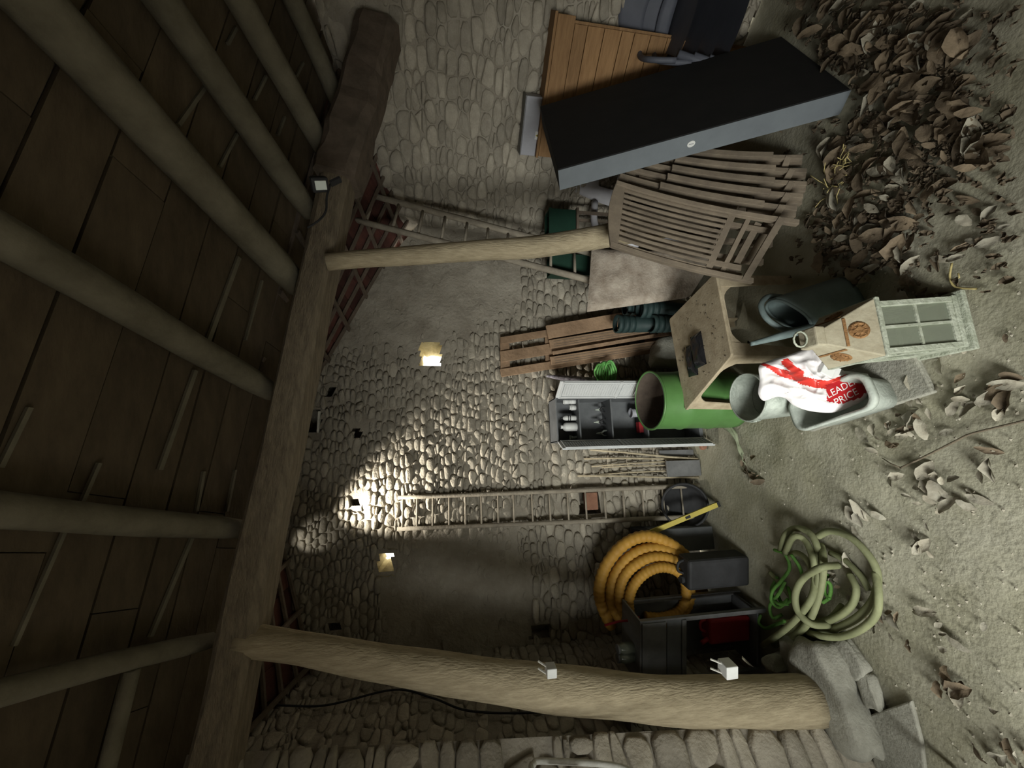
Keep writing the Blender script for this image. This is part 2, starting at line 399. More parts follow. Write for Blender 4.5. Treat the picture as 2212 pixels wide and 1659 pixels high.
def zoneb(u, z):
    x = u * kx
    if z < 1.38:
        if x < -1.45: return (.075, .12, .8)
        return (.058, .11, 1.0)
    rel = .95
    t = fbm((u, z, 21), 1.6) * .5
    if x > .05: rel = min(rel, max(.10, .62 - (x - .05) * 1.5 + t * 1.5))      # smooth render towards the right corner
    if x < -1.0 and z < 2.45: rel = min(rel, max(.10, .55 - (-1.0 - x) * 1.2 + t * 1.6))
    if x < -.75 and z > 2.55: rel *= .8
    return (.046, .082, rel)
rubble(wall_back, OB, UB, NB, u0, u1, topb, zoneb, 5, HOLES, disp=dispb)
# the brick set in the niche by the ladder
a, b, c, d = NICHE[4]; uc = (a + b) / 2
mb = MB(); mb.box(OB + UB * uc + NB * -.03 + V((0, 0, c + (d - c) * .38)), ((b - a) * .72, .07, (d - c) * .55), rotm(UB, -NB, V((0, 0, 1))))
build('brick', mb, M_brick, wall_back, bevel=.006)
mb = MB(); a, b, c, d = NICHE[0]; mb.box(OB + UB * ((a + b) / 2) + NB * .0 + V((0, 0, c + .008)), ((b - a) * .95, .03, .014), rotm(UB, -NB, V((0, 0, 1))))
build('sill', mb, M_whitep, wall_back)

# ------------------------------------------------------------------ right wall (45 degrees), left wall, rear walls
wall_right = struct('wall_right')
UR = V((1, -1, 0)).normalized(); NR = V((-1, -1, 0)).normalized(); OR = V((1.368, 3.384, 0)); LR = 3.0
TOPR = [(-.1, 2.38), (.62, 2.62), (1.22, 2.82)]
def topr(u):
    if u < 1.22: return interp(u, TOPR)
    p = OR + UR * u; return zP(p.x, p.y, .09)
def wfn(i, j):
    u = -.06 + LR * i; z = topr(u) * j
    return OR + UR * u + NR * dispr(u, z) + V((0, 0, z))
build('plaster', MB().grid(wfn, 110, 100), M_mortar, wall_right, True)
def zoner(u, z):
    if u < .25: return (.06, .10, .9)
    if z > 2.3 and u > 1.1: return (.08, .15, .35)
    return (.064, .135, .95)
rubble(wall_right, OR, UR, NR, 0, LR, topr, zoner, 9, disp=dispr)

wall_left = struct('wall_left')
ULf = V((0, 1, 0)); NL = V((1, 0, 0)); OL = V((-1.9, 0, 0))
def topl(u): return zP(-1.9, u, .09) if u < 1.6 else 3.3
def wfn(i, j):
    u = -1.7 + 4.6 * i; z = topl(u) * j
    return OL + ULf * u + NL * (.02 * fbm((u, z, 60), 2.4)) + V((0, 0, z))
build('plaster', MB().grid(wfn, 92, 60, keep=lambda i, j: not (-1.5 < -1.7 + 4.6 * i < -.5 and topl(-1.7 + 4.6 * i) * j < 2.1)), M_mortar, wall_left, True)
rubble(wall_left, OL, ULf, NL, 1.9, 2.75, topl, lambda u, z: (.06, .10, .55), 13, maxparts=150, disp=displ)
# the nearer pier of big stones, its face turned towards the room
PB0 = V((-1.715, 1.655, 0)); UPP = V((.052, .046, 1.0)); UPI = V((-.77, -.64, 0)).normalized(); NPI = V((.64, -.77, 0)).normalized()
mb = MB(); mb.grid(lambda i, j: PB0 + UPI * (.95 * i - .005) + UPP * (3.1 * j) - NPI * (.02 - .006 * fbm((i, j * 4, 70), 4)), 20, 60)
mb.grid(lambda i, j: PB0 + UPP * (3.1 * j) - NPI * (.02 + .34 * i) + UPI * (.03 * i), 6, 40)
build('pier_core', mb, M_mortar, wall_left, True)
rubble(wall_left, PB0, UPI, NPI, .0, .62, lambda u: 3.0, lambda u, z: (.155 if z < 1.3 else .10, .26 if z < 1.3 else .18, 1.0), 21, maxparts=140, upv=UPP)

wall_rear = struct('wall_rear')
mb = MB()
for x0, x1, z0, z1 in ((-2.0, 1.2, 0, 4.2), (1.2, 4.6, 0, 4.2)):
    mb.prism([(x0, -1.7, z0), (x1, -1.7, z0), (x1, -1.7, z1), (x0, -1.7, z1)], (0, -.3, 0))
mb.prism([(3.45, -1.7, 0), (3.45, 1.30, 0), (3.45, 1.30, 4), (3.45, -1.7, 4)], (.3, 0, 0))
build('plaster', mb, M_mortar, wall_rear)

# ------------------------------------------------------------------ plank roof in front of the beam
ceiling = struct('ceiling')
qd = -dd                                          # up the slope, towards the viewer
def PQ(s, q, off): return PR + bdir * s + qd * q + pn * off
q = -.40; k = 0
wds = [.18, .16, .15, .15, .17, .19, .2, .19, .22, .2, .22, .24, .22, .25, .25, .28, .3, .3, .3, .3]
for k, wd in enumerate(wds):
    g = .008 + .006 * RNG.random(); z1 = RNG.uniform(.085, .092)
    cuts = [-1.15, RNG.uniform(-.3, .5), RNG.uniform(1.3, 2.0), 5.4]
    for sA, sB in zip(cuts, cuts[1:]):
        j = RNG.uniform(-.003, .003)
        mb = MB(); mb.prism([PQ(sA + .002, q + j, z1), PQ(sB - .002, q + j, z1), PQ(sB - .002, q + wd - g + j, z1 + .004), PQ(sA + .002, q + wd - g + j, z1 + .004)], pn * .022)
        build('plank', mb, M_plank, ceiling)
    q += wd
mb = MB(); mb.prism([PQ(-1.4, -.42, .125), PQ(5.6, -.42, .125), PQ(5.6, q + .4, .125), PQ(-1.4, q + .4, .125)], pn * .02)
build('roof_deck', mb, M_lath, ceiling)
# pale battens showing in the joints between planks (pixel ends of each in the picture's frame -> points on the roof plane)
for (xa, ya, xb, yb_, wd) in ((516, 556, 448, 740, .02), (422, 800, 345, 1015, .018), (566, 606, 530, 735, .010), (214, 1000, 178, 1082, .012), (64, 880, 0, 1010, .012),
                              (440, 1018, 424, 1105, .013), (508, 1015, 490, 1105, .012), (140, 1145, 30, 1395, .011), (415, 1160, 325, 1375, .017), (512, 290, 475, 360, .012), (452, 175, 385, 270, .014), (575, 165, 550, 215, .012), (655, 135, 640, 165, .012), (510, 60, 492, 95, .012), (615, 252, 600, 292, .012), (402, 18, 383, 40, .012)):
    n0 = PR + pn * .079
    a = onpl(xa, ya, n0, pn); b = onpl(xb, yb_, n0, pn)
    mb = MB(); mb.bar(a, b, wd, .012, pn); build('joint_batten', mb, M_pole, ceiling)

# tiled slope behind the beam
ceiling2 = struct('ceiling.001')
peak = OB + UB * (-.6 / kx) + V((0, 0, 3.34)); PKb = V((-.6, yb(-.6) + .1, 3.36)); CRb = V((1.52, 3.52, 2.21))
def fr(x, y): return V((x, y, zP(x, y, .15)))
RF = fr(-.6, 2.02); ER = fr(2.55, 2.80); ER.z = 2.66
CLb = V((-2.0, 2.80, 2.83)); EL = fr(-2.0, 1.75)
def patch(P00, P10, P01, P11):                    # i: ridge->eave, j: back->front
    return lambda i, j: (P00 * (1 - i) + P10 * i) * (1 - j) + (P01 * (1 - i) + P11 * i) * j
tr = random.Random(3)
for (fn, nu, nv) in ((patch(PKb, CRb, RF, ER), 17, 9), (patch(PKb, CLb, RF, EL), 9, 9)):
    def nrm(i, j):
        e = .01; n_ = (fn(i + e, j) - fn(i, j)).cross(fn(i, j + e) - fn(i, j)).normalized(); return n_ if n_.z > 0 else -n_
    for i in range(nu):
        for j in range(nv):
            e = .0 if tr.random() < .93 else .035
            a, b_, c, d = (i + e) / nu, (i + 1.06 - e) / nu, (j + e) / nv, (j + 1 - e) / nv
            n_ = nrm(i / nu, j / nv); cm = .018
            arc = [fn(a, c), fn(a, (c + d) / 2) + n_ * cm, fn(a, d)], [fn(b_, c), fn(b_, (c + d) / 2) + n_ * cm, fn(b_, d)]
            lift = n_ * .012
            mb = MB(); lo = [p - n_ * .0 for p in arc[0]] + [p + lift for p in arc[1]]; hi = [p + n_ * .012 for p in lo]
            mb.add(lo + hi, [(0, 1, 4, 3), (1, 2, 5, 4), (6, 9, 10, 7), (7, 10, 11, 8), (0, 3, 9, 6), (2, 8, 11, 5), (0, 6, 7, 1), (1, 7, 8, 2), (3, 4, 10, 9), (4, 5, 11, 10)])
            build('tile', mb, M_tile, ceiling2)
    for j in range(nv + 1):
        mb = MB(); mb.tube([fn(t / 8, j / nv) - nrm(t / 8, min(j / nv, .95)) * .012 for t in range(9)], .015, 6); build('rafter_lath', mb, M_lath, ceiling2)
    for i in range(1, nu + 1):
        if i % 2: continue
        mb = MB(); mb.bar(fn(i / nu, 0) - nrm(i / nu - .02, .1) * .034, fn(i / nu, 1) - nrm(i / nu - .02, .9) * .034, .026, .016, nrm(i / nu - .02, .5)); build('cross_lath', mb, M_lath, ceiling2)
# ------------------------------------------------------------------ beam, posts, rafters
def timber(a, b, w_, h_, n=36, wob=.012, sag=()):
    mb = MB(); a = V(a); b = V(b); d = (b - a).normalized(); up = V((0, 0, 1)); y = d.cross(up).normalized(); z = y.cross(d); pr = []
    sec = [(-.5, -.32), (-.34, -.5), (.36, -.5), (.5, -.3), (.5, .36), (.34, .5), (-.36, .5), (-.5, .34)]
    for i in range(n + 1):
        t = i / n; c = a.lerp(b, t)
        for q_, (sy, sz) in enumerate(sec):
            p = c + y * sy * w_ + z * sz * h_
            p += (y * noise.noise(V((t * 9, q_ * .7, 1))) + z * noise.noise(V((t * 8, q_ * .7, 5)))) * wob * (1.4 if q_ in (2, 3, 6, 7) else 1)
            pr.append(p)
    fs = [(i * 8 + j, i * 8 + (j + 1) % 8, (i + 1) * 8 + (j + 1) % 8, (i + 1) * 8 + j) for i in range(n) for j in range(8)]
    return mb.add(pr, fs + [tuple(range(8)), tuple(n * 8 + j for j in range(8))[::-1]])
off = V((0, .095, .075))
beam = build('tie_beam', timber(B0 - bdir * .82 + off, B0 + bdir * 2.55 + off, .19, .155), M_beam)
tag(beam, 'long squared old timber beam across the barn carried on two posts', 'beam')
e1 = rw(838, 72, .02) ; e2 = ay_(770, 330, 2.16)
stub = build('beam_end_block', timber(B0 + bdir * 2.30 + off + V((0, -.02, .0)), e1 + V((-.02, -.02, .04)), .24, .23, 14, .02), M_lath)
tag(stub, 'thick dark squared timber block where the long beam meets the right wall', 'timber')

pb_pts = [(515, 1380, 1.80, .060), (640, 1397, 1.79, .062), (720, 1410, 1.785, .068), (860, 1437, 1.78, .077), (1000, 1458, 1.775, .085), (1200, 1487, 1.765, .095), (1400, 1506, 1.75, .102), (1600, 1513, 1.735, .108), (1752, 1516, 1.72, .112)]
pts = [ay_(a, b, c) for a, b, c, _ in pb_pts]
sp = spline(pts, 5); rs = [interp(i / (len(sp) - 1), [(k / (len(pb_pts) - 1), q_[3]) for k, q_ in enumerate(pb_pts)]) for i in range(len(sp))]
postB = build('post', MB().tube(sp, rs, 14, .13), M_post, smooth=True)
tag(postB, 'thick curved pale tree trunk post standing on stones beside left wall', 'post')
pa = [ay_(706, 566, 2.135), ay_(900, 551, 2.17), ay_(1050, 540, 2.19), ay_(1160, 533, 2.20), ay_(1300, 510, 2.22)]
pa.append(pa[-1] + (pa[-1] - pa[-2]) * 1.6); pa.append(V((pa[-1].x + .16, 2.26, 0)))
sp = spline(pa, 5); rs = [interp(i / (len(sp) - 1), [(0, .046), (.2, .052), (.45, .062), (.6, .068), (1, .08)]) for i in range(len(sp))]
postA = build('post', MB().tube(sp, rs, 12, .15), M_post, smooth=True)
tag(postA, 'slim round tree trunk post in front of the corner ladder', 'post')

RAF = [((635, 610), .072, 'thickest round rafter pole meeting the beam above the slim post'),
       ((578, 842), .056, 'round rafter pole meeting the beam midway between the two posts'),
       ((516, 1140), .047, 'slim straight rafter pole next left of the middle rafter'),
       ((446, 1385), .036, 'thin rafter pole meeting the beam above the curved trunk post'),
       ((664, 452), .060, 'round rafter pole whose foot touches the small black floodlight'),
       ((706, 330), .058, 'round rafter pole next right of the floodlight'),
       ((738, 238), .050, 'brownish rafter pole second right of the floodlight'),
       ((764, 110), .030, 'thinnest rafter pole nearest the right wall')]
for (p, r, lab) in RAF:
    s = onpl(p[0], p[1], PR, pn); ln = 3.9
    sd = RNG.uniform(0, 50); c = []
    for i in range(27):
        t = i / 26; c.append(s + dd * .03 + qd * (ln * t) + bdir * .03 * noise.noise(V((t * 4, sd, 0))) + pn * (.012 * noise.noise(V((t * 4, sd, 9))) - (.072 - r) * -.1))
    rr = [r * (1 + .10 * t / 26) * (1 if t > 0 else .86) for t in range(27)]
    tag(build('rafter', MB().tube(c, rr, 12, .12), M_pole, smooth=True), lab, 'rafter')
# the tilted short prop seen between two left rafters
a = onpl(285, 1445, PR, pn); b = onpl(232, 1659, PR, pn)
tag(build('purlin_pole', MB().tube([a, a.lerp(b, .5), b, b + (b - a) * .3], .026, 10, .1), M_pole, smooth=True), 'short pale cross pole between roof planks above the left wall', 'pole')

# ------------------------------------------------------------------ floodlight, cables
t = thing('floodlight', 'small black floodlight with a white lens clamped on the beam', 'lamp', ay_(690, 410, 1.93))
c = ay_(690, 398, 1.93); nf = (CAM - c).normalized(); nf = (nf + V((-.25, 0, -.35))).normalized(); xx = nf.cross(V((0, 0, 1))).normalized(); zz = xx.cross(nf)
R = rotm(xx, nf, zz)
build('housing', MB().box(c, (.066, .04, .076), R), M_dark, t, bevel=.008)
build('lens', MB().box(c + nf * .0225, (.040, .006, .050), R), M_lens, t, bevel=.002)
build('bracket', MB().bar(c - zz * .05, c - zz * .10 - xx * .02, .03, .012), M_dark, t)
cb = spline([c - zz * .05, ay_(706, 425, 1.94), ay_(704, 455, 1.93), ay_(690, 475, 1.92), ay_(664, 492, 1.92)], 6)
build('cable', MB().tube(cb, .005, 6), M_dark, t, True)
cb = spline([ax_(470, 1575, -1.84), ax_(560, 1526, -1.86), ax_(700, 1524, -1.87), ax_(850, 1490, -1.86), ax_(935, 1508, -1.86), ax_(1010, 1535, -1.87), ax_(1130, 1540, -1.87), ax_(1250, 1530, -1.87)], 8)
tag(build('electric_cable', MB().tube(cb, .006, 6), M_dark, smooth=True), 'thin black cable sagging along the dark left wall behind the trunk post', 'cable')
for (px, py, s, lab) in ((1190, 1448, .055, 'small white ceramic insulator on the trunk post, upper of two'), (1572, 1444, .075, 'larger white block on the trunk post near its foot')):
    cc = ay_(px, py, 1.70 if px < 1300 else 1.68)
    t = thing('insulator', lab, 'insulator', cc)
    build('block', MB().box(cc, (s * .8, s * .9, s * .82)), M_white, t, bevel=.004)
    mb = MB()
    for sx in (-1, 1): mb.bar(cc + V((sx * s * .36, .0, s * .3)), cc + V((sx * s * .36 + .008, .035, s * .95)), .005, .005)
    build('pin', mb, M_whitep, t) if False else None
    for sx in (-1, 1): build('pin', MB().bar(cc + V((sx * s * .3, .0, s * .3)), cc + V((sx * s * .3 + .01, .03, s * .95)), .006, .006), M_whitep, t)

# ------------------------------------------------------------------ ladders
def ladder(A0, A1, B0_, B1_, rungs, r, rr, lab, name='ladder'):
    t = thing(name, lab, 'ladder', (A1 + B1_) / 2 if A1.z < A0.z else (A0 + B0_) / 2)
    for a, b in ((A0, A1), (B0_, B1_)):
        c = [a.lerp(b, i / 12) for i in range(13)]
        build('rail', MB().tube(c, [r * (.85 + .3 * i / 12) for i in range(13)], 8, .12), M_lad, t, True)
    for q_ in rungs: build('rung', MB().tube([A0.lerp(A1, q_), B0_.lerp(B1_, q_)], rr, 6), M_lad, t, True)
    return t
A0 = bk(860, 1075, .05); B0_ = bk(858, 1143, .05); A1 = fl(1500, 1045); B1_ = fl(1512, 1113)
A1.y = min(A1.y, yb(A1.x) - .09); B1_.y = min(B1_.y, yb(B1_.x) - .09)
def q_of(px, A, B):
    best = min((abs(in_view(A.lerp(B, i / 400))[0] - px), i / 400) for i in range(401)); return best[1]
ladder(A0, A1, B0_, B1_, [q_of(p, A0, A1) for p in (870, 902, 935, 970, 1005, 1040, 1075, 1110, 1149, 1187, 1225, 1264, 1304, 1345, 1387, 1430, 1470)], .017, .0075, 'tall narrow wooden ladder standing against the lit stone back wall')
A0 = ay_(768, 413, 3.12); B0_ = ay_(748, 470, 3.02); A1 = ay_(1478, 600, 2.92); B1_ = ay_(1486, 660, 2.86); 
for P_ in (A1, B1_): P_.z = max(0.01, P_.z)
ladder(A0, A1, B0_, B1_, [q_of(p, A0, A1) for p in (808, 862, 914, 962, 1010, 1055, 1098, 1140, 1190, 1240, 1290, 1340, 1390)], .026, .012, 'slanting wooden ladder leaning into the right corner behind the slim post')

# ------------------------------------------------------------------ cabinet
RC = rotm(UB, -NB, V((0, 0, 1)))                   # x along the wall, y into it
cx0, cx1 = bu(bk(1300, 953, .24)), bu(bk(1300, 858, .24)); ctop = bk(1202, 905, .24).z
def CB(u, dep, z): return OB + UB * u + NB * dep + V((0, 0, z))     # dep = out from the wall
t = cab = thing('utility_cabinet', 'grey plastic utility cabinet with open doors standing against the back wall', 'cabinet', CB((cx0 + cx1) / 2, .13, 0))
D = .235; wcab = cx1 - cx0; um = (cx0 + cx1) / 2; zsh = [bk(p, 905, .2).z for p in (1251, 1320, 1396)]
def cbox(u, dep, z, su, sd, sz): return MB().box(CB(u, dep, z), (su, sd, sz), RC)
build('back_panel', cbox(um, .03, ctop / 2, wcab, .012, ctop), M_greyd, t)
build('side_panel', cbox(cx0 + .006, .13, ctop / 2, .012, D - .03, ctop), M_greyd, t, bevel=.003)
build('side_panel', cbox(cx1 - .006, .13, ctop / 2, .012, D - .03, ctop), M_greyd, t, bevel=.003)
build('top_panel', cbox(um, .13, ctop - .006, wcab, D - .02, .012), M_greyd, t, bevel=.003)
build('base_panel', cbox(um, .13, .02, wcab, D - .03, .03), M_greyd, t, bevel=.003)
for z in zsh: build('shelf', cbox(um, .125, z, wcab - .024, D - .05, .012), M_greyd, t, bevel=.002)
# right door folded outwards, ribbed inner face in two panels
hr = CB(cx1, .245, 0); fr_ = ay_(1300, 823, hr.y - .13); fr_.z = 0
dv = (fr_ - hr); dv.z = 0; dl = dv.length; dv.normalize(); dn = V((dv.y, -dv.x, 0)); dn = dn if dn.x < 0 else -dn
RD = rotm(dv, -dn, V((0, 0, 1)))
def door(name, h, dv, dn, dl, z0, z1):
    RD = rotm(dv, -dn, V((0, 0, 1))); o = build(name, MB().box(h + dv * dl / 2 + V((0, 0, (z0 + z1) / 2)), (dl, .014, z1 - z0), RD), M_grey, cab, bevel=.003)
    zs = [z0 + .02, bk(1322, 860, .2).z, z1 - .02]
    for za, zb in zip(zs, zs[1:]):
        mb = MB(); n_ = 22
        for k in range(n_): mb.box(h + dv * dl * .5 + dn * .009 + V((0, 0, za + .015 + (zb - za - .03) * (k + .5) / n_)), (dl * .68, .005, (zb - za) / n_ * .5), RD)
        build('ribbing', mb, M_grey, o, kind='stuff')
        for sx in (.06, .94): build('door_rim', MB().box(h + dv * dl * sx + dn * .010 + V((0, 0, (za + zb) / 2)), (dl * .09, .010, zb - za - .012), RD), M_grey, o)
        for zz_ in (za + .006, zb - .006): build('door_rim', MB().box(h + dv * dl * .5 + dn * .010 + V((0, 0, zz_)), (dl, .010, .012), RD), M_grey, o)
    return o
door('door', hr, dv, dn, dl, .01, ctop)
hl = CB(cx0, .245, 0); fl_ = ay_(1300, 968, hl.y - .13); fl_.z = 0
dv2 = fl_ - hl; dv2.z = 0; dl2 = dv2.length; dv2.normalize(); dn2 = V((dv2.y, -dv2.x, 0)); dn2 = dn2 if dn2.x > 0 else -dn2
door('door', hl, dv2, dn2, dl2, .01, ctop)
# things on the shelves
def shelf_pt(px, py, dep=.13):
    p = bk(px, py, dep); return p
def bottle(name, py, zb, h, r, m, lab, cat='bottle', capm=None, dep=.14):
    p = bk(1300, py, dep); p.z = zb; tt = thing(name, lab, cat, p)
    build('body', MB().lathe([(0, 0), (r, 0), (r, h * .68), (r * .85, h * .78), (r * .35, h * .88), (r * .3, h * .9)], p, 14), m, tt, True)
    build('cap', MB().lathe([(0, h * .88), (r * .42, h * .88), (r * .42, h), (0, h)], p, 12), capm or m, tt)
    return tt
z1 = zsh[0] + .0065
bottle('bottle', 921, z1, .128, .034, M_white, 'large white plastic bottle on the top shelf of the open cabinet')
bt = bottle('bottle', 902, z1, .122, .020, M_white, 'small white bottle with dark bands on the cabinet top shelf', capm=M_dark)
pp = ORG[bt.name]
for zz_ in (.045, .06): build('band', MB().lathe([(.0206, zz_), (.0206, zz_ + .007)], pp, 14), M_dark, bt)
for k, (py, px, lab) in enumerate(((866, 1238, 'white jar at right end of the cabinet top shelf, on another jar'), (866, 1250, 'white jar at right end of the cabinet top shelf, under another jar'), (879, 1250, 'stubby white jar beside two stacked jars on the cabinet top shelf'))):
    p = bk(1300, py + 1, .15); p.z = z1 + (.052 if k == 0 else 0); tt = thing('jar', lab, 'jar', p, 'jars on the cabinet top shelf')
    build('body', MB().lathe([(0, 0), (.021, 0), (.022, .038), (.018, .041)], p, 14), M_white, tt, True); build('lid', MB().lathe([(0, .0415), (.0185, .0415), (.0185, .051), (0, .051)], p, 14), M_white, tt)
p = bk(1300, 944, .13); p.z = z1; tt = thing('tap_fitting', 'small shiny metal tap fitting at left end of the cabinet top shelf', 'fitting', p)
build('body', MB().lathe([(0, 0), (.012, 0), (.009, .03), (.014, .035), (.014, .045), (0, .045)], p, 10), M_zinc, tt, True); build('handle', MB().bar(p + V((-.018, 0, .052)), p + V((.018, 0, .052)), .008, .012), M_zinc, tt)
z2 = zsh[1] + .006
for (py, ln, m, lab, nm, cat) in ((885, .07, M_dark, 'black pliers standing on the middle cabinet shelf, right side', 'pliers', 'tool'), (912, .085, M_dark, 'black pruning shears standing on the middle cabinet shelf, centre', 'shears', 'tool'), (936, .075, M_zinc, 'shiny metal shears standing at the left of the middle cabinet shelf', 'shears', 'tool')):
    p = bk(1300, py, .12); p.z = z2; tt = thing(nm, lab, cat, p)
    for s in (-1, 1): build('handle', MB().tube([p + V((s * .022, 0, .005)), p + V((s * .02, 0, ln * .4)), p + V((-s * .004, 0, ln * .75))], .007, 6), m, tt, True)
    build('jaw', MB().prism([p + V((-.01, 0, ln * .7)), p + V((.01, 0, ln * .7)), p + V((.002, 0, ln * 1.25)), p + V((-.004, 0, ln * 1.25))], (0, .008, 0)), M_zinc, tt)
z3 = zsh[2] + .006
p = bk(1300, 925, .13); tt = thing('red_box', 'small dark red box on the lower cabinet shelf', 'box', (p.x, p.y, z3)); p.z = z3 + .016
build('body', MB().box(p, (.085, .05, .031), RC), M_redc, tt, bevel=.003); build('lid', MB().box(p + V((0, 0, .0185)), (.088, .053, .005), RC), M_redc, tt)
p = bk(1300, 893, .13); tt = thing('plastic_pot', 'clear pale plastic pot beside the red box in the cabinet', 'pot', (p.x, p.y, z3)); p.z = z3
build('body', MB().lathe([(0, 0), (.032, 0), (.036, .085), (.034, .085), (.03, .004), (0, .004)], p, 16), M_lilac, tt, True); build('rim', MB().lathe([(.036, .083), (.040, .083), (.040, .089), (.034, .089)], p, 16), M_lilac, tt)

# ------------------------------------------------------------------ drum
dc = V((-.115, 2.505, 0)); dr = .200; dh = .635
t = thing('metal_drum', 'open green metal drum standing in front of the grey cabinet', 'drum', dc)
prof = [(0, .003), (dr, .003), (dr, .04)]
for zz_ in (.2, .42): prof += [(dr, zz_ - .02), (dr + .007, zz_), (dr, zz_ + .02)]
prof += [(dr, dh - .01)]
build('shell', MB().lathe(prof, dc, 40), M_green, t, True)
build('rim', MB().lathe([(dr - .004, dh - .014), (dr + .008, dh - .012), (dr + .008, dh), (dr - .006, dh + .001), (dr - .006, dh - .014)], dc, 40), M_green, t, True)
build('inside', MB().lathe([(dr - .008, dh - .002), (dr - .008, .02), (0, .02)], dc, 40), M_rust, t, True)

# ------------------------------------------------------------------ pallet, boards, rolled cloth
t = thing('pallet', 'upright wooden pallet with rectangular openings against the back wall', 'pallet', bk(1440, 740, .12))
def PL(px, py, o): return bk(px, py, o)
def slat(tt, nm, px0, py0, px1, py1, wpx, th, o0, o1, m=M_pallet):
    a = bk(px0, py0, o0); b = bk(px1, py1, o1); wd = wpx / F * (b - CAM).dot(-az)
    if b.z < .0: b.z = 0.0
    return build(nm, MB().bar(a, b, wd, th, NB), m, tt, bevel=.002)
for (py, w_) in ((736, 14), (771, 22), (806, 16)): slat(t, 'deck_board', 1082, py, 1478, py - 62, w_, .016, .075, .12)
for px in (1090, 1186, 1300, 1400): slat(t, 'cross_board', px, 730 - (px - 1082) * .155, px + 2, 813 - (px - 1082) * .155, 20, .016, .055 + (px - 1082) * .0001, .055 + (px - 1082) * .0001)
for (py) in (737, 805): slat(t, 'stringer', 1084, py, 1476, py - 62, 12, .03, .03, .075)
for k, (a, b, c, d, wd, th, lab) in enumerate(((1182, 718, 1400, 680, 32, .02, 'widest reddish board leaning on the pallet, right-hand side'), (1188, 744, 1480, 697, 20, .02, 'grooved light board leaning on the pallet, second from right'), (1194, 763, 1480, 714, 8, .016, 'thin batten leaning on the pallet between two grooved boards'), (1190, 780, 1480, 735, 19, .02, 'grooved light board leaning on the pallet, left-hand side'))):
    a3 = bk(a, b, .13 + .0 * k); b3 = bk(c, d, .21); wd3 = wd / F * 2.9
    if a == 1182: pass
    dirv = (b3 - a3).normalized(); b3 = a3 + dirv * (a3.z / -dirv.z)
    tt = thing('board', lab, 'board', b3, 'boards leaning on the pallet')
    build('plank', MB().bar(a3, b3, wd3, th, NB), M_pallet, tt, bevel=.002)
    if wd > 15:
        x = (b3 - a3).normalized().cross(NB).normalized()
        for g in ((-.25, .1, .35) if a != 1182 else ()): build('groove', MB().bar(a3 + x * wd3 * g + NB * (th / 2) + dirv * .03, b3 + x * wd3 * g + NB * (th / 2) - dirv * .03, .004, .002, NB), M_lath, tt)
a3 = bk(1180, 812, .16); b3 = bk(1300, 826, .20); dirv = (b3 - a3).normalized(); b3 = a3 + dirv * (a3.z / -dirv.z)
t = thing('rolled_parasol', 'rolled purple and white patterned parasol with a lime green tie beside the cabinet', 'parasol', b3)
c = [a3.lerp(b3, i / 14) for i in range(15)]
build('cloth', MB().tube(c, [.008, .018, .024, .027, .03, .031, .032, .032, .031, .03, .028, .026, .022, .016, .008], 12, .25), M_pattern, t, True)
for k in range(5):
    pc = bk(1296 + k * 4, 806, .25); loop = []
    for i in range(12):
        an = 2 * math.pi * i / 12; loop.append(bk(1298 + k * 5 + 13 * math.cos(an), 805 + 22 * math.sin(an) + RNG.uniform(-4, 4), .255 + .03 * math.sin(an * 2 + k)))
    build('tie', MB().tube(spline(loop, 2, True), .0085, 6, close=True), M_lime, t, True)

# ------------------------------------------------------------------ plant pots, rock behind the drum
for k, (px, py, Y, r, lab) in enumerate(((1350, 700, 2.80, .070, 'dark teal plant pot nearest the leaning boards'), (1400, 668, 2.76, .072, 'dark teal plant pot behind the low table, upper right'), (1425, 700, 2.72, .068, 'dark teal plant pot behind the low table, lowest'), (1368, 665, 2.92, .062, 'dark teal plant pot half hidden by the dusty cushion'))):
    pc = ay_(px, py, Y); b = V((pc.x, pc.y, 0)); hh = pc.z + .07
    t = thing('plant_pot', lab, 'pot', b, 'dark plant pots behind the low table')
    n_ = max(1, int(hh / .16)); 
    build('body', MB().lathe([(0, 0), (r * .62, 0), (r * .95, hh - .04), (r * .85, hh - .04), (r * .6, .02), (0, .02)], b, 20), M_teal, t, True)
    for q_ in range(3): build('rim', MB().lathe([(r * (.9 - .04 * q_), hh - .035 - q_ * .05), (r * (1.02 - .04 * q_), hh - .035 - q_ * .05), (r * (1.04 - .04 * q_), hh - q_ * .05), (r * (.88 - .04 * q_), hh - q_ * .05)], b, 20), M_teal, t, True)
def rock(c, sx, sy, sz, seed, rz=0.0, name='stone_block', m=M_slab, sub=3, flat=.0):
    bm = bmesh.new(); bmesh.ops.create_cube(bm, size=1.0); bmesh.ops.subdivide_edges(bm, edges=bm.edges, cuts=5, use_grid_fill=True)
    R = Matrix.Rotation(rz, 3, 'Z'); mb = MB(); vs = []
    for v in bm.verts:
        p = v.co.copy(); l = (abs(p.x) ** 5 + abs(p.y) ** 5 + abs(p.z) ** 5) ** .2; p = p / max(l, .2) * .5 if l > .3 else p
        p += V((noise.noise(p * 2.2 + V((seed, 0, 0))), noise.noise(p * 2.2 + V((0, seed, 3))), noise.noise(p * 2.2 + V((5, 0, seed))))) * .16
        p += p.normalized() * .03 * noise.noise(p * 7 + V((seed, seed, 0)))
        vs.append(V(c) + R @ V((p.x * sx, p.y * sy, (max(-.5, p.z) + .5) * sz)))
    fs = [tuple(v.index for v in f.verts) for f in bm.faces]; bm.free()
    return mb.add(vs, fs)
p = fl(1470, 770); p.y = 2.93
tag(build('rubble_stone', rock((p.x, 2.86, 0), .26, .20, .40, 3, .3), M_slab, smooth=True), 'large grey rubble stone on the floor behind the green drum', 'stone')

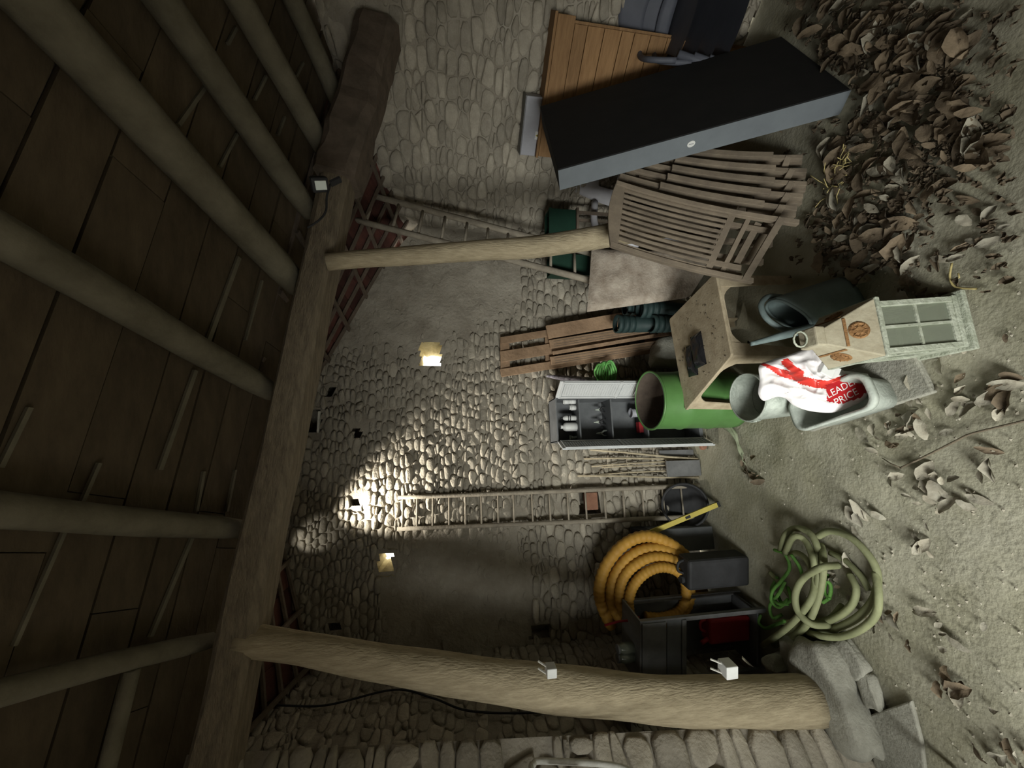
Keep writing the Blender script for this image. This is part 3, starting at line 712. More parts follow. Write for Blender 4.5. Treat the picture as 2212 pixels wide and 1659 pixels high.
# ------------------------------------------------------------------ low plastic table
zt = .50
TA, TB, TC, TD = (fl(*p, zt) for p in ((1445, 690), (1480, 888), (1580, 768), (1545, 588)))
tc = (TA + TB + TC + TD) / 4
t = thing('low_table', 'dusty beige plastic low table with arched aprons in front of the drum', 'table', (tc.x, tc.y, 0))
cor = [TB, TC, TD, TA]
def inset(k, s): return tc + (cor[k] - tc) * s
mb = MB(); ring = []
for k in range(4):
    a, b, c = cor[k - 1], cor[k], cor[(k + 1) % 4]
    for s in (.10, .035, 0): ring.append(b + (a - b) * s * .6) if s else None
    ring.append(b.lerp((a + c) / 2, .02))
    for s in (.035, .10): ring.append(b + (c - b) * s * .6)
mb.prism([p - V((0, 0, .018)) for p in ring], (0, 0, .018)); build('tabletop', mb, M_beige, t, bevel=.004)
for k in range(4):
    a, b = inset(k, .955), inset((k + 1) % 4, .955); mb = MB(); n_ = 20; up_ = []; lo_ = []
    inn = ((tc - (a + b) / 2)); inn.z = 0; inn.normalize()
    for i in range(n_ + 1):
        s = i / n_; p = a.lerp(b, s); e = min(s, 1 - s)
        dpt = .035 + .20 * max(0, 1 - e / .30) ** 2.0
        up_.append(p - V((0, 0, .018))); lo_.append(p - V((0, 0, dpt)))
    vs_ = up_ + lo_ + [p + inn * .007 for p in up_ + lo_]; m_ = 2 * (n_ + 1); fs = []
    for i in range(n_):
        fs += [(i, i + 1, n_ + 2 + i, n_ + 1 + i), (m_ + i, m_ + n_ + 1 + i, m_ + n_ + 2 + i, m_ + i + 1), (n_ + 1 + i, n_ + 2 + i, m_ + n_ + 2 + i, m_ + n_ + 1 + i)]
    mb.add(vs_, fs); build('apron', mb, M_beige, t)
for k in range(4):
    p = inset(k, .93); q_ = inset(k, 1.0); e1_ = (cor[k - 1] - cor[k]).normalized(); e2_ = (cor[(k + 1) % 4] - cor[k]).normalized()
    mb = MB(); top_ = []; bot_ = []
    for l, w_ in ((top_, .075), (bot_, .048)):
        z_ = zt - .02 if l is top_ else 0.0; o_ = inset(k, .965 if l is top_ else 1.0); o_ = V((o_.x, o_.y, z_))
        l += [o_, o_ + e1_ * w_, o_ + e1_ * w_ + e2_ * .008, o_ + e1_ * .008 + e2_ * .008, o_ + e1_ * .008 + e2_ * w_, o_ + e2_ * w_]
        for v in l: v.z = z_
    mb.add(bot_ + top_, [tuple(range(6)), tuple(range(6, 12))[::-1]] + [(i, (i + 1) % 6, 6 + (i + 1) % 6, 6 + i) for i in range(6)])
    lg = build('leg', mb, M_beige, t)
# oval slot in the near right apron corner
a = inset(1, .955).lerp(inset(2, .955), .13); nn = (a - tc); nn.z = 0; nn.normalize()
build('slot', MB().lathe([(0, 0), (.022, 0), (.018, .003), (0, .003)], a - V((0, 0, .13)) + (cor[2] - cor[1]).cross(V((0, 0, 1))).normalized() * .001, 14, rotm((cor[2] - cor[1]).normalized(), V((0, 0, 1)), (cor[2] - cor[1]).cross(V((0, 0, 1))).normalized()), sy=.4), M_black, t)
mb = MB(); r_ = random.Random(8)
for k in range(70):
    s1, s2 = r_.uniform(.06, .94), r_.uniform(.06, .94); p = (TB * (1 - s1) + TC * s1) * (1 - s2) + (TA * (1 - s1) + TD * s1) * s2
    s = r_.choice((.003, .004, .006, .009)); a_ = r_.uniform(0, 6.28)
    mb.add([p + V((math.cos(a_ + q_) * s * (1.8 if q_ in (0,) else .8), math.sin(a_ + q_) * s, .0005)) for q_ in (0, 1.8, 3.6, 5)] + [p + V((0, 0, s * .7))], [(0, 1, 4), (1, 2, 4), (2, 3, 4), (3, 0, 4)])
build('grit', mb, M_twig, t, kind='stuff')
# two shiny black pouches on the table
for k, (pa_, pb_, wd, z_, lab) in enumerate((((1494, 722), (1514, 792), 34, .014, 'shiny black rectangular pouch on the low table, upper one'), ((1484, 745), (1498, 812), 30, .003, 'shiny black rectangular pouch on the low table, half under another'))):
    a = fl(*pa_, zt + z_); b = fl(*pb_, zt + z_); a = fl(pa_[0] + 8, pa_[1], zt + z_) ; d = (b - a); L_ = d.length; d.normalize(); x = d.cross(V((0, 0, 1)))
    mb = MB(); w3 = wd / F * 2.7
    def pf(i, j):
        return a + d * (L_ * i) + x * (w3 * (j - .5)) + V((0, 0, .026 * (1 - (2 * j - 1) ** 4) * (1 - (2 * i - 1) ** 6) * (.75 + .5 * noise.noise(V((i * 4, j * 3, k * 7))))))
    mb.grid(pf, 14, 8); mb.grid(lambda i, j: a + d * (L_ * i) + x * (w3 * (.5 - j)) + V((0, 0, .0)), 2, 2)
    tag(build('pouch', mb, M_black, smooth=True), lab, 'pouch', 'black pouches on the low table')

# ------------------------------------------------------------------ cushion behind the table
cA, cB, cC, cD = ay_(1268, 674, 2.78), ay_(1278, 538, 2.80), ay_(1440, 650, 2.66), ay_(1490, 545, 2.62)
def cf(sgn):
    nn = (cB - cA).cross(cC - cA).normalized(); nn = nn if nn.y < 0 else -nn
    def f_(i, j):
        ii = i * 1.28
        p = (cA * (1 - j) + cB * j) * (1 - ii) + (cC * (1 - j) + cD * j) * ii
        e = (1 - (2 * i - 1) ** 8) * (1 - (2 * j - 1) ** 8)
        return p + nn * sgn * (.035 * e ** .5 + .012 * e * fbm((i * 2, j * 2, sgn), 2.5))
    return f_
mb = MB(); mb.grid(cf(1), 26, 18); mb.grid(cf(-1), 26, 18)
cu = build('cushion', mb, M_cush, smooth=True); tag(cu, 'mottled dusty beige cushion leaning upright behind the low table', 'cushion')
zmin = min((cu.matrix_world @ v.co).z if False else v.co.z for v in cu.data.vertices)

# ------------------------------------------------------------------ folding wooden chairs
def chair(corn, lab, front=False):
    a, b, c, d = corn                                 # top right, top left, bottom left, bottom right
    nrm = (b - a).cross(d - a).normalized(); nrm = nrm if nrm.dot(CAM - a) > 0 else -nrm
    def P(s, q_, o=0.0):                              # s 0 left..1 right, q 0 top..1 bottom
        p = (b * (1 - s) + a * s) * (1 - q_) + (c * (1 - s) + d * s) * q_
        return p + nrm * (o - .035 * (1 - (2 * q_ - .9) ** 2))
    base = (c + d) / 2
    t = thing('folding_chair', lab, 'chair', base, 'folded wooden garden chairs')
    def strip(nm, pts, wd, th, m=M_teak):
        mb = MB()
        for p0, p1 in zip(pts, pts[1:]): mb.bar(p0, p1, wd, th, nrm)
        return build(nm, mb, m, t, bevel=.002 if len(pts) == 2 else 0)
    def rail(nm, s, q0, q1, o, wd, th, n=10):
        mb = MB(); pr = []
        x = (a - b).normalized()
        for i in range(n + 1):
            p = P(s, q0 + (q1 - q0) * i / n, o)
            pr += [p - x * wd / 2 - nrm * th / 2, p + x * wd / 2 - nrm * th / 2, p + x * wd / 2 + nrm * th / 2, p - x * wd / 2 + nrm * th / 2]
        fs = [(i * 4 + j, i * 4 + (j + 1) % 4, (i + 1) * 4 + (j + 1) % 4, (i + 1) * 4 + j) for i in range(n) for j in range(4)] + [(3, 2, 1, 0), (n * 4, n * 4 + 1, n * 4 + 2, n * 4 + 3)]
        return build(nm, mb.add(pr, fs), m_ if (m_ := M_teak) else None, t, bevel=.002)
    rail('side_rail', .025, .0, 1.0, 0, .026, .03); rail('side_rail', .975, .0, 1.04, 0, .026, .03)
    mb = MB(); nn_ = 12; pr = []
    for i in range(nn_ + 1):
        s = .0 + 1.0 * i / nn_; bow = -.035 * math.sin(math.pi * s)
        for q_, o in ((bow, .013), (.055, .013), (.055, -.013), (bow, -.013)): pr.append(P(s, q_, o))
    build('top_rail', mb.add(pr, [(i * 4 + j, i * 4 + (j + 1) % 4, (i + 1) * 4 + (j + 1) % 4, (i + 1) * 4 + j) for i in range(nn_) for j in range(4)] + [(0, 1, 2, 3), tuple(nn_ * 4 + j for j in (3, 2, 1, 0))]), M_teak, t, bevel=.003)
    if front:
        for k in range(11): rail('slat', .085 + .83 * k / 10, .05, .685, -.002, .0150, .012, 8)
        strip('cross_rail', [P(.03, .705, -.012), P(.97, .705, -.012)], .035, .014)
        strip('cross_rail', [P(.03, .80, -.03), P(.97, .80, -.03)], .025, .018); strip('cross_rail', [P(.1, .865, -.05), P(.97, .865, -.05)], .035, .018)
        strip('foot_rail', [P(.0, .95, .008), P(1.0, .95, .008)], .034, .020)
        rail('inner_leg', .22, .70, .9, -.03, .03, .02, 4); rail('inner_leg', .12, .72, .93, -.045, .03, .022, 4); rail('inner_leg', .86, .70, .98, -.04, .026, .022, 4)
    else:
        for k in range(6): rail('slat', .12 + .76 * k / 5, .08, .70, -.004, .03, .012, 4)
        strip('cross_rail', [P(.03, .72, -.012), P(.97, .72, -.012)], .035, .014)
        strip('foot_rail', [P(.0, .96, .008), P(1.0, .96, .008)], .034, .020)
        rail('seat_rail', .94, .25, .86, .032, .032, .028, 8)
        rail('leg', .94, .80, 1.06, -.03, .034, .024, 4); rail('leg', .06, .80, 1.06, -.03, .034, .024, 4)
    return t
ca = [ay_(1332, 392, 2.00), ay_(1318, 530, 1.98), ay_(1622, 612, 1.80), ay_(1706, 478, 1.74)]
chair(ca, 'front folding wooden chair with a slatted back, leaning over the low table', True)
shift = [((.085, .075, -.055), 'second folded wooden chair, directly behind the front slatted one'), ((.150, .105, -.115), 'third folded wooden chair in the leaning stack'), ((.215, .135, -.16), 'fourth folded wooden chair in the leaning stack'), ((.285, .165, -.20), 'fifth folded wooden chair in the leaning stack'), ((.355, .19, -.235), 'rearmost folded wooden chair, beside the black case')]
for k, (s, lab) in enumerate(shift):
    e = V(s); cc = [p + e for p in ca]; cc[2] += V((.12, .0, -.06)) * (k + 1) * .4; cc[3] += V((.05, .0, -.02)) * (k + 1) * .4
    for i_ in (2, 3): cc[i_].z = max(cc[i_].z, .055)
    chair(cc, lab)

# ------------------------------------------------------------------ tall black case
P0 = V((1.48, 1.64, 0.02)); wdir = V((.838, .545, 0)).normalized(); tl = ay_(1205, 366, 1.98)
ldir = (tl - P0); Lc = ldir.length; ldir.normalize(); ndir = wdir.cross(ldir).normalized(); ndir = ndir if ndir.dot(CAM - P0) > 0 else -ndir
wc_ = .75; thk = .115
t = thing('tall_case', 'tall flat black case with a grey edge and white oval sticker, leaning by the chairs', 'case', P0)
mb = MB(); mb.prism([P0, P0 + wdir * wc_, P0 + wdir * wc_ + ldir * Lc, P0 + ldir * Lc], -ndir * thk); build('body', mb, M_case, t, bevel=.004)
mb = MB(); e = -wdir * .004; mb.prism([P0 + e - ndir * .002, P0 + e + ldir * Lc - ndir * .002, P0 + e + ldir * Lc - ndir * (thk - .002), P0 + e - ndir * (thk - .002)], -wdir * .004); build('edge_band', mb, M_edge, t)
fn_ = ldir.cross(ndir).normalized(); fn_ = fn_ if fn_.dot(wdir) < 0 else -fn_
sc_ = onpl(1493, 311, P0 - wdir * .0085, fn_)
ov = MB(); poly = [sc_ + fn_ * .0006 + ldir * (.021 * math.cos(q_ * math.pi / 9)) + ndir * (.016 * math.sin(q_ * math.pi / 9)) for q_ in range(18)]
st_ = build('sticker', ov.prism(poly, fn_ * .001), M_white, t, label='white oval sticker')
build('sticker_line', MB().bar(sc_ + fn_ * .0019 - ldir * .012, sc_ + fn_ * .0019 + ldir * .012, .003, .0006, fn_), M_edge, st_)

# ------------------------------------------------------------------ pine chest, grey box, chairs and crates along the right wall
def RWp(u, off, z): return OR + UR * u + NR * off + V((0, 0, z))
def ru(p): return (p - OR).dot(UR)
zc = rw(1183, 180, .16).z; uA, uB = ru(rw(1185, 338, .16)), ru(rw(1185, 25, .16))
t = thing('plank_chest', 'tall orange pine plank chest against the right wall behind the black case', 'chest', RWp((uA + uB) / 2, .1, 0))
RWR = rotm(UR, -NR, V((0, 0, 1)))
build('carcass', MB().box(RWp((uA + uB) / 2, .10, zc / 2 - .01), (uB - uA - .04, .12, zc - .04), RWR), M_pine, t)
z_ = zc
for k in range(12):
    h_ = (.115, .085, .11)[k % 3]
    if z_ - h_ < 0: break
    build('plank', MB().box(RWp((uA + uB) / 2 + (0 if k == 0 else -.01), .168 + (.006 if k == 0 else 0), z_ - h_ / 2), (uB - uA - (0 if k == 0 else .05), .018, h_ - .004), RWR), M_pine, t, bevel=.002); z_ -= h_
build('top_board', MB().box(RWp((uA + uB) / 2, .09, zc + .009), (uB - uA + .02, .19, .018), RWR), M_pine, t, bevel=.002)
ua, ub = ru(rw(1150, 333, .1)), ru(rw(1150, 205, .1)); zb_ = zc + .019
hbx = rw(1130, 270, .12).z - zb_
t = thing('metal_box', 'grey metal box with a yellow green triangle label on the pine chest', 'box', RWp((ua + ub) / 2, .09, zb_))
bo = build('body', MB().box(RWp((ua + ub) / 2, .09, zb_ + hbx / 2), (ub - ua, .12, hbx), RWR), M_lilac, t, bevel=.004)
build('lid', MB().box(RWp((ua + ub) / 2, .09, zb_ + hbx + .004), (ub - ua + .006, .126, .008), RWR), M_metal, t, bevel=.002)
lc = rw(1161, 293, .152)
lb = build('label', MB().box(lc, (.05, .003, .036), RWR), M_white, t, label='pale label with a yellow green triangle')
tri = [lc + NR * .0025 + UR * (.015 * math.cos(q_)) + V((0, 0, .015 * math.sin(q_))) for q_ in (math.pi / 2, math.pi * 7 / 6, math.pi * 11 / 6)]
build('triangle', MB().prism(tri, NR * .001), M_yellow2, lb)
tri = [lc + NR * .0037 + UR * (.006 * math.cos(q_)) + V((0, 0, .006 * math.sin(q_))) for q_ in (math.pi / 2, math.pi * 7 / 6, math.pi * 11 / 6)]
build('triangle_mark', MB().prism(tri, NR * .001), M_dark, lb)

def plastic_chair(base, face, lab, m, s=1.0, group=None, z0=0.0):
    f_ = V(face).normalized(); r_ = f_.cross(V((0, 0, 1))); up = V((0, 0, 1)); b = V(base)
    t = thing('plastic_chair', lab, 'chair', b, group)
    def W(x, y, z): return b + (r_ * x + f_ * y + up * z) * s
    build('seat', MB().grid(lambda i, j: W(-.23 + .46 * i, .22 - .44 * j, .43 - .02 * math.sin(math.pi * i) - .03 * j), 10, 8), m, t, True)
    bk_ = MB(); bk_.grid(lambda i, j: W((-.22 + .44 * i) * (1 - .25 * j * j), -.20 - .13 * j - .05 * math.sin(math.pi * i) + .05, .40 + .43 * j - .05 * j * (2 * i - 1) ** 2), 14, 12, keep=lambda i, j: not (abs(i - .5) < .32 and .28 < j < .5))
    o = build('backrest', bk_, m, t, True); o.modifiers.new('solid', 'SOLIDIFY').thickness = .012
    for sx in (-1, 1):
        build('arm', MB().tube(spline([W(sx * .20, -.2, .62), W(sx * .27, -.05, .64), W(sx * .27, .15, .62), W(sx * .25, .22, .44)], 5), .022 * s, 8), m, t, True)
        for fy, ly in ((.2, .25), (-.2, -.27)): build('leg', MB().tube([W(sx * .21, fy, .43), W(sx * .26, ly, .0)], [.03 * s, .018 * s], 8), m, t, True)
    return t
pc_ = rw(1290, 440, .47)
plastic_chair((pc_.x + .16, pc_.y - .02, 0), (-.75, -.66, 0), 'pale lilac white plastic chair in the corner behind the black case', mat('off_white_plastic', (.58, .57, .60), (.48, .47, .50), 6, .5, .05), 1.30)
sb = V((2.23, 2.15, 0))
for k in range(4):
    plastic_chair(sb + V((.004 * k, .004 * k, .10 * k)), (-.7, -.7, 0), ['lowest dark grey plastic chair of the stack behind the black case', 'second dark grey plastic chair up in the stack behind the black case', 'third dark grey plastic chair up in the stack behind the black case', 'topmost dark grey plastic chair of the stack behind the black case'][k], mat('slate_plastic', (.10, .105, .13), (.08, .085, .105), 8, .6, .05), .76, 'stacked plastic chairs')
for k, (px0, py0, px1, py1, Y, lab) in enumerate(((1185, 505, 1240, 455, 3.0, 'dark green plastic crate in the corner right of the slim post'), (1190, 592, 1270, 552, 3.02, 'dark green plastic crate in the corner left of the slim post'))):
    a = ay_(px0, py0, Y); b = ay_(px1, py1, Y); xc = (a.x + b.x) / 2; wd = abs(b.x - a.x); zt_ = max(a.z, b.z)
    # stands on a plain shelf trestle
    t = thing('crate_stand', ['slatted wooden stand under the right corner crate', 'slatted wooden stand under the left corner crate'][k], 'stand', (xc, Y + .06, 0))
    zs_ = min(a.z, b.z) - .01
    build('top', MB().box((xc, Y + .06, zs_ - .012), (wd + .03, .18, .02)), M_lath, t)
    for sx in (-1, 1):
        for sy in (-1, 1): build('leg', MB().bar((xc + sx * wd * .42, Y + .06 + sy * .07, 0), (xc + sx * wd * .42, Y + .06 + sy * .07, zs_ - .022), .02, .02, (0, 1, 0)), M_lath, t)
    t = thing('crate', lab, 'crate', (xc, Y + .06, zs_))
    h_ = zt_ - zs_
    for sy in (-1, 1): build('long_side', MB().box((xc, Y + .06 + sy * .07, zs_ + h_ / 2), (wd, .01, h_)), M_gbox, t, bevel=.002)
    for sx in (-1, 1): build('short_side', MB().box((xc + sx * (wd / 2 - .005), Y + .06, zs_ + h_ / 2), (.01, .13, h_)), M_gbox, t, bevel=.002)
    build('floor', MB().box((xc, Y + .06, zs_ + .005), (wd - .02, .13, .008)), M_gbox, t)
    build('rim', MB().box((xc, Y - .012, zt_ - .012), (wd + .008, .008, .02)), M_gbox, t)

# ------------------------------------------------------------------ watering can
wb = fl(1822, 652); wt = ay_(1690, 688, wb.y + .03)
axd = (wt - wb).normalized()
t = thing('watering_can', 'dark grey green plastic watering can with a loop handle beside the lantern', 'watering can', wb)
xw = V((-.93, -.32, 0)); xw = (xw - axd * xw.dot(axd)).normalized(); yw = axd.cross(xw); RWc = rotm(xw, yw, axd)   # x towards the spout
Hc = .36
mb = MB(); n = 32; rings = []
for k in range(15):
    q_ = k / 14; sx_ = .125 * (1 - .12 * q_) ; sy_ = .098 * (1 - .18 * q_)
    for j in range(n):
        an = 2 * math.pi * j / n; cx_, cy_ = math.cos(an), math.sin(an)
        ht = Hc * (.80 - .20 * cx_) * q_ if True else 0
        ex = 2.6; rr = (abs(cx_) ** ex + abs(cy_) ** ex) ** (-1 / ex)
        mb.v.append(wb + RWc @ V((cx_ * rr * sx_, cy_ * rr * sy_, ht + .002)))
for k in range(14):
    for j in range(n): mb.f.append((k * n + j, k * n + (j + 1) % n, (k + 1) * n + (j + 1) % n, (k + 1) * n + j)); mb.mi.append(0)
mb.f.append(tuple(range(n))[::-1]); mb.mi.append(0)
rim = [mb.v[14 * n + j].copy() for j in range(n)]
# shoulder narrowing to the filling mouth
cm = sum(rim, V()) / n; mo = len(mb.v)
mouth = [cm + (p - cm) * .84 + axd * .018 + xw * -.008 for p in rim]; mb.v += mouth
for j in range(n): mb.f.append((14 * n + j, 14 * n + (j + 1) % n, mo + (j + 1) % n, mo + j)); mb.mi.append(0)
o = build('body', mb, M_can, t, True); o.modifiers.new('solid', 'SOLIDIFY').thickness = -.004
build('mouth_rim', MB().tube([p for p in mouth], .008, 8, close=True), M_can, t, True)
hp = spline([wb + RWc @ V((-.115, 0, Hc * .80)), wb + RWc @ V((-.135, 0, Hc * .98)), wb + RWc @ V((-.10, 0, Hc * 1.14)), wb + RWc @ V((-.02, 0, Hc * 1.16)), wb + RWc @ V((.06, 0, Hc * 1.0)), wb + RWc @ V((.095, 0, Hc * .66))], 6)
build('handle', MB().tube(hp, .0145, 8), M_can, t, True)
spt = spline([wb + RWc @ V((.11, 0, .06)), wb + RWc @ V((.17, 0, .15)), wb + RWc @ V((.23, 0, .27)), wb + RWc @ V((.27, 0, .34))], 5)
spt = spline([wb + RWc @ V((.09, 0, .07)), ay_(1700, 722, 1.66), ay_(1660, 733, 1.67), ay_(1622, 743, 1.68)], 5)
build('spout', MB().tube(spt, [.026 - .015 * i / (len(spt) - 1) for i in range(len(spt))], 10), M_can, t, True)
build('seam', MB().tube([wb + RWc @ V((math.cos(q_ * .25) * .121, math.sin(q_ * .25) * .094, .13)) for q_ in range(-12, 13)], .003, 6), M_can, t, True)

# ------------------------------------------------------------------ zinc bucket
bc = V((-.075, 1.955, 0)); bh = .335
t = thing('bucket', 'round galvanised zinc bucket between the low table and the tub', 'bucket', bc)
tl_ = Matrix.Rotation(math.radians(4), 3, 'X')
o = build('body', MB().lathe([(0, .004), (.098, .004), (.104, .03), (.134, bh)], bc, 32), M_zinc, t, True); o.modifiers.new('solid', 'SOLIDIFY').thickness = -.003
build('rim', MB().tube([bc + V((.1345 * math.cos(q_ * .1963), .1345 * math.sin(q_ * .1963), bh)) for q_ in range(32)], .005, 8, close=True), M_zinc, t, True)
for an in (.35, .35 + math.pi):
    e = bc + V((.135 * math.cos(an), .135 * math.sin(an), bh - .022)); build('ear', MB().disc(e, (math.cos(an), math.sin(an), 0), .02, .006, 14), M_zinc, t)
hb = []
for q_ in range(13):
    s = math.pi * q_ / 12; a_ = V((math.cos(.35), math.sin(.35), 0)) * (.142 * math.cos(s)); hb.append(bc + a_ + V((math.cos(.35 + 1.57), math.sin(.35 + 1.57), 0)) * (.142 * math.sin(s)) * .95 + V((0, 0, bh - .02 + .02 * math.sin(s))))
build('handle', MB().tube(hb, .004, 6), M_zinc, t, True)
for zz_ in (.09, .2): build('hoop', MB().tube([bc + V(((.1005 + .1 * zz_) * math.cos(q_ * .1963), (.1005 + .1 * zz_) * math.sin(q_ * .1963), zz_)) for q_ in range(32)], .003, 6, close=True), M_zinc, t, True)

# ------------------------------------------------------------------ grey tub on a slab
zr = .205
n1, n2, n3 = fl(1900, 878, zr), fl(1722, 936, zr), fl(1878, 790, zr)
lax = (n2 - n1); LT = lax.length; lax.normalize(); sax = n3 - n1; sax = sax - lax * sax.dot(lax); WT = sax.length; sax.normalize()
tcn = n1 + lax * LT / 2 + sax * WT / 2
sl = [fl(1942, 862), fl(1922, 795)]
t = thing('paving_slab', 'flat square grey slab under the near end of the plastic tub', 'slab', (n1.x, n1.y, 0))
s0 = V((n1.x, n1.y, 0)) - lax * .085 - sax * -.03
mb = MB(); mb.prism([s0, s0 + sax * (WT + .05), s0 + sax * (WT + .05) + lax * .40, s0 + lax * .40], (0, 0, .03)); build('slab', mb, M_slab, t, bevel=.006)
mb = MB(); s1 = s0 + lax * .42; mb.prism([s1, s1 + sax * (WT + .03), s1 + sax * (WT + .03) + lax * .18, s1 + lax * .18], (0, 0, .03)); build('slab', mb, M_slab, t, bevel=.006)
zb0 = .032
t = thing('plastic_tub', 'rectangular grey plastic tub with a thick rim holding the shopping bag', 'tub', (tcn.x, tcn.y, zb0))
def rrect(L_, W_, r, z, n=6):
    out = []
    for cx_, cy_, a0 in ((L_ / 2 - r, W_ / 2 - r, 0), (-L_ / 2 + r, W_ / 2 - r, 90), (-L_ / 2 + r, -W_ / 2 + r, 180), (L_ / 2 - r, -W_ / 2 + r, 270)):
        for k in range(n + 1):
            an = math.radians(a0 + 90 * k / n); out.append(V((tcn.x, tcn.y, 0)) + lax * (cx_ + r * math.cos(an)) + sax * (cy_ + r * math.sin(an)) + V((0, 0, z)))
    return out
def loft(rings, closed_end=True, capA=False):
    mb = MB(); n = len(rings[0])
    for r in rings: mb.v += r
    for k in range(len(rings) - 1):
        for j in range(n): mb.f.append((k * n + j, k * n + (j + 1) % n, (k + 1) * n + (j + 1) % n, (k + 1) * n + j)); mb.mi.append(0)
    if capA: mb.f.append(tuple(range(n))); mb.mi.append(0)
    if closed_end: mb.f.append(tuple((len(rings) - 1) * n + j for j in range(n))); mb.mi.append(0)
    return mb
build('body', loft([rrect(LT * .80, WT * .78, .04, zb0), rrect(LT * .93, WT * .9, .05, zr - .02), rrect(LT * .93, WT * .9, .05, zr - .004), rrect(LT * .87, WT * .80, .05, zr - .006), rrect(LT * .76, WT * .72, .04, zb0 + .012)], True, True), M_tub, t, True)
build('rim', loft([rrect(LT * .88, WT * .82, .05, zr - .004), rrect(LT * .92, WT * .88, .055, zr + .008), rrect(LT, WT, .06, zr + .004), rrect(LT * 1.01, WT * 1.012, .06, zr - .022), rrect(LT * .97, WT * .96, .055, zr - .022)], False), M_tub, t, True)

# ------------------------------------------------------------------ shopping bag (modelled in its own upright frame)
g1, g2, g3 = ax.copy(), ay.copy(), az.copy()
bcz = V((-.002, 1.60, 0)); bcen = ay_(1762, 822, 1.585); dep = (bcen - CAM).dot(-az); sc = dep / F
def BG(px, py, h=0.0):
    p = bcen + g1 * ((px - 1762) * sc) - g2 * ((py - 822) * sc); return p + (CAM - p).normalized() * h
outl = [(1640, 790), (1665, 778), (1700, 768), (1740, 754), (1772, 748), (1800, 770), (1822, 800), (1850, 812), (1868, 822), (1876, 845), (1868, 862), (1840, 878), (1800, 891), (1750, 888), (1715, 876), (1695, 860), (1672, 858), (1650, 866), (1638, 850), (1641, 820)]
ol = [(p.x, p.y) for p in spline([V((a, b, 0)) for a, b in outl], 9, True)]
ccx, ccy = 1762, 825
def inpoly(x, y, poly):
    c = False
    for (x1, y1), (x2, y2) in zip(poly, poly[1:] + poly[:1]):
        if (y1 > y) != (y2 > y) and x < (x2 - x1) * (y - y1) / (y2 - y1) + x1: c = not c
    return c
def seg_d(x, y, pts):
    best = 1e9
    for (x1, y1, w1), (x2, y2, w2) in zip(pts, pts[1:]):
        dx, dy = x2 - x1, y2 - y1; t_ = max(0, min(1, ((x - x1) * dx + (y - y1) * dy) / (dx * dx + dy * dy)))
        best = min(best, math.hypot(x - x1 - dx * t_, y - y1 - dy * t_) - (w1 + (w2 - w1) * t_))
    return best
sw1 = [(1640, 783, 2.5), (1660, 792, 3.5), (1690, 806, 8), (1720, 814, 9), (1734, 822, 9), (1760, 828, 9), (1790, 832, 9), (1815, 822, 9), (1828, 815, 6)]
sw2 = [(1698, 783, 9), (1712, 796, 8), (1730, 806, 7)]
blk = [(1784, 832), (1826, 818), (1868, 822), (1874, 842), (1862, 858), (1820, 872), (1786, 868)]
mb = MB(); K = 26; n = len(ol); pix = []
for k in range(K):
    s = 1 - (k / (K - 1)) ** 1.0
    for j, (x, y) in enumerate(ol):
        X_ = ccx + (x - ccx) * s; Y_ = ccy + (y - ccy) * s
        h = .055 * math.sqrt(max(0, 1 - s ** 2.2))
        wx = X_ + 14 * noise.noise(V((X_ * .02, Y_ * .02, 31))); wy = Y_ + 14 * noise.noise(V((X_ * .02, Y_ * .02, 37)))
        cr = (1 - abs(noise.noise(V((wx * .010 + wy * .012, wy * .030 - wx * .012, 3))))) ** 3 + .45 * (1 - abs(noise.noise(V((wx * .03, wy * .05, 9))))) ** 5
        flat = .35 if inpoly(X_, Y_, blk) else 1.0
        h += .030 * (cr - .8) * (1 - s ** 6) * flat
        mb.v.append(BG(X_, Y_, h)); pix.append((X_, Y_))
for k in range(K - 1):
    for j in range(n):
        f_ = (k * n + j, k * n + (j + 1) % n, (k + 1) * n + (j + 1) % n, (k + 1) * n + j)
        x = sum(pix[i][0] for i in f_) / 4; y = sum(pix[i][1] for i in f_) / 4
        mi = 2 if inpoly(x, y, blk) else (1 if min(seg_d(x, y, sw1), seg_d(x, y, sw2)) < 0 else 0)
        mb.f.append(f_); mb.mi.append(mi)
o0 = len(mb.v)
for k in (1, 2, 3, 4, 5):
    s = (1, .9, .7, .4, .05)[k - 1]
    for (x, y) in ol: mb.v.append(BG(ccx + (x - ccx) * s, ccy + (y - ccy) * s, -.055 * math.sqrt(max(0, 1 - s ** 2.2)) - .002))
for k in range(4):
    for j in range(n): mb.f.append((o0 + k * n + j, o0 + (k + 1) * n + j, o0 + (k + 1) * n + (j + 1) % n, o0 + k * n + (j + 1) % n)); mb.mi.append(0)
bvh = BVHTree.FromPolygons([tuple(v) for v in mb.v], mb.f)
t = thing('shopping_bag', 'crumpled white and red plastic shopping bag lying in the grey tub', 'bag', bcen - V((0, 0, .1)))
build('film', mb, [M_bagw, M_red, M_redd], t, True)
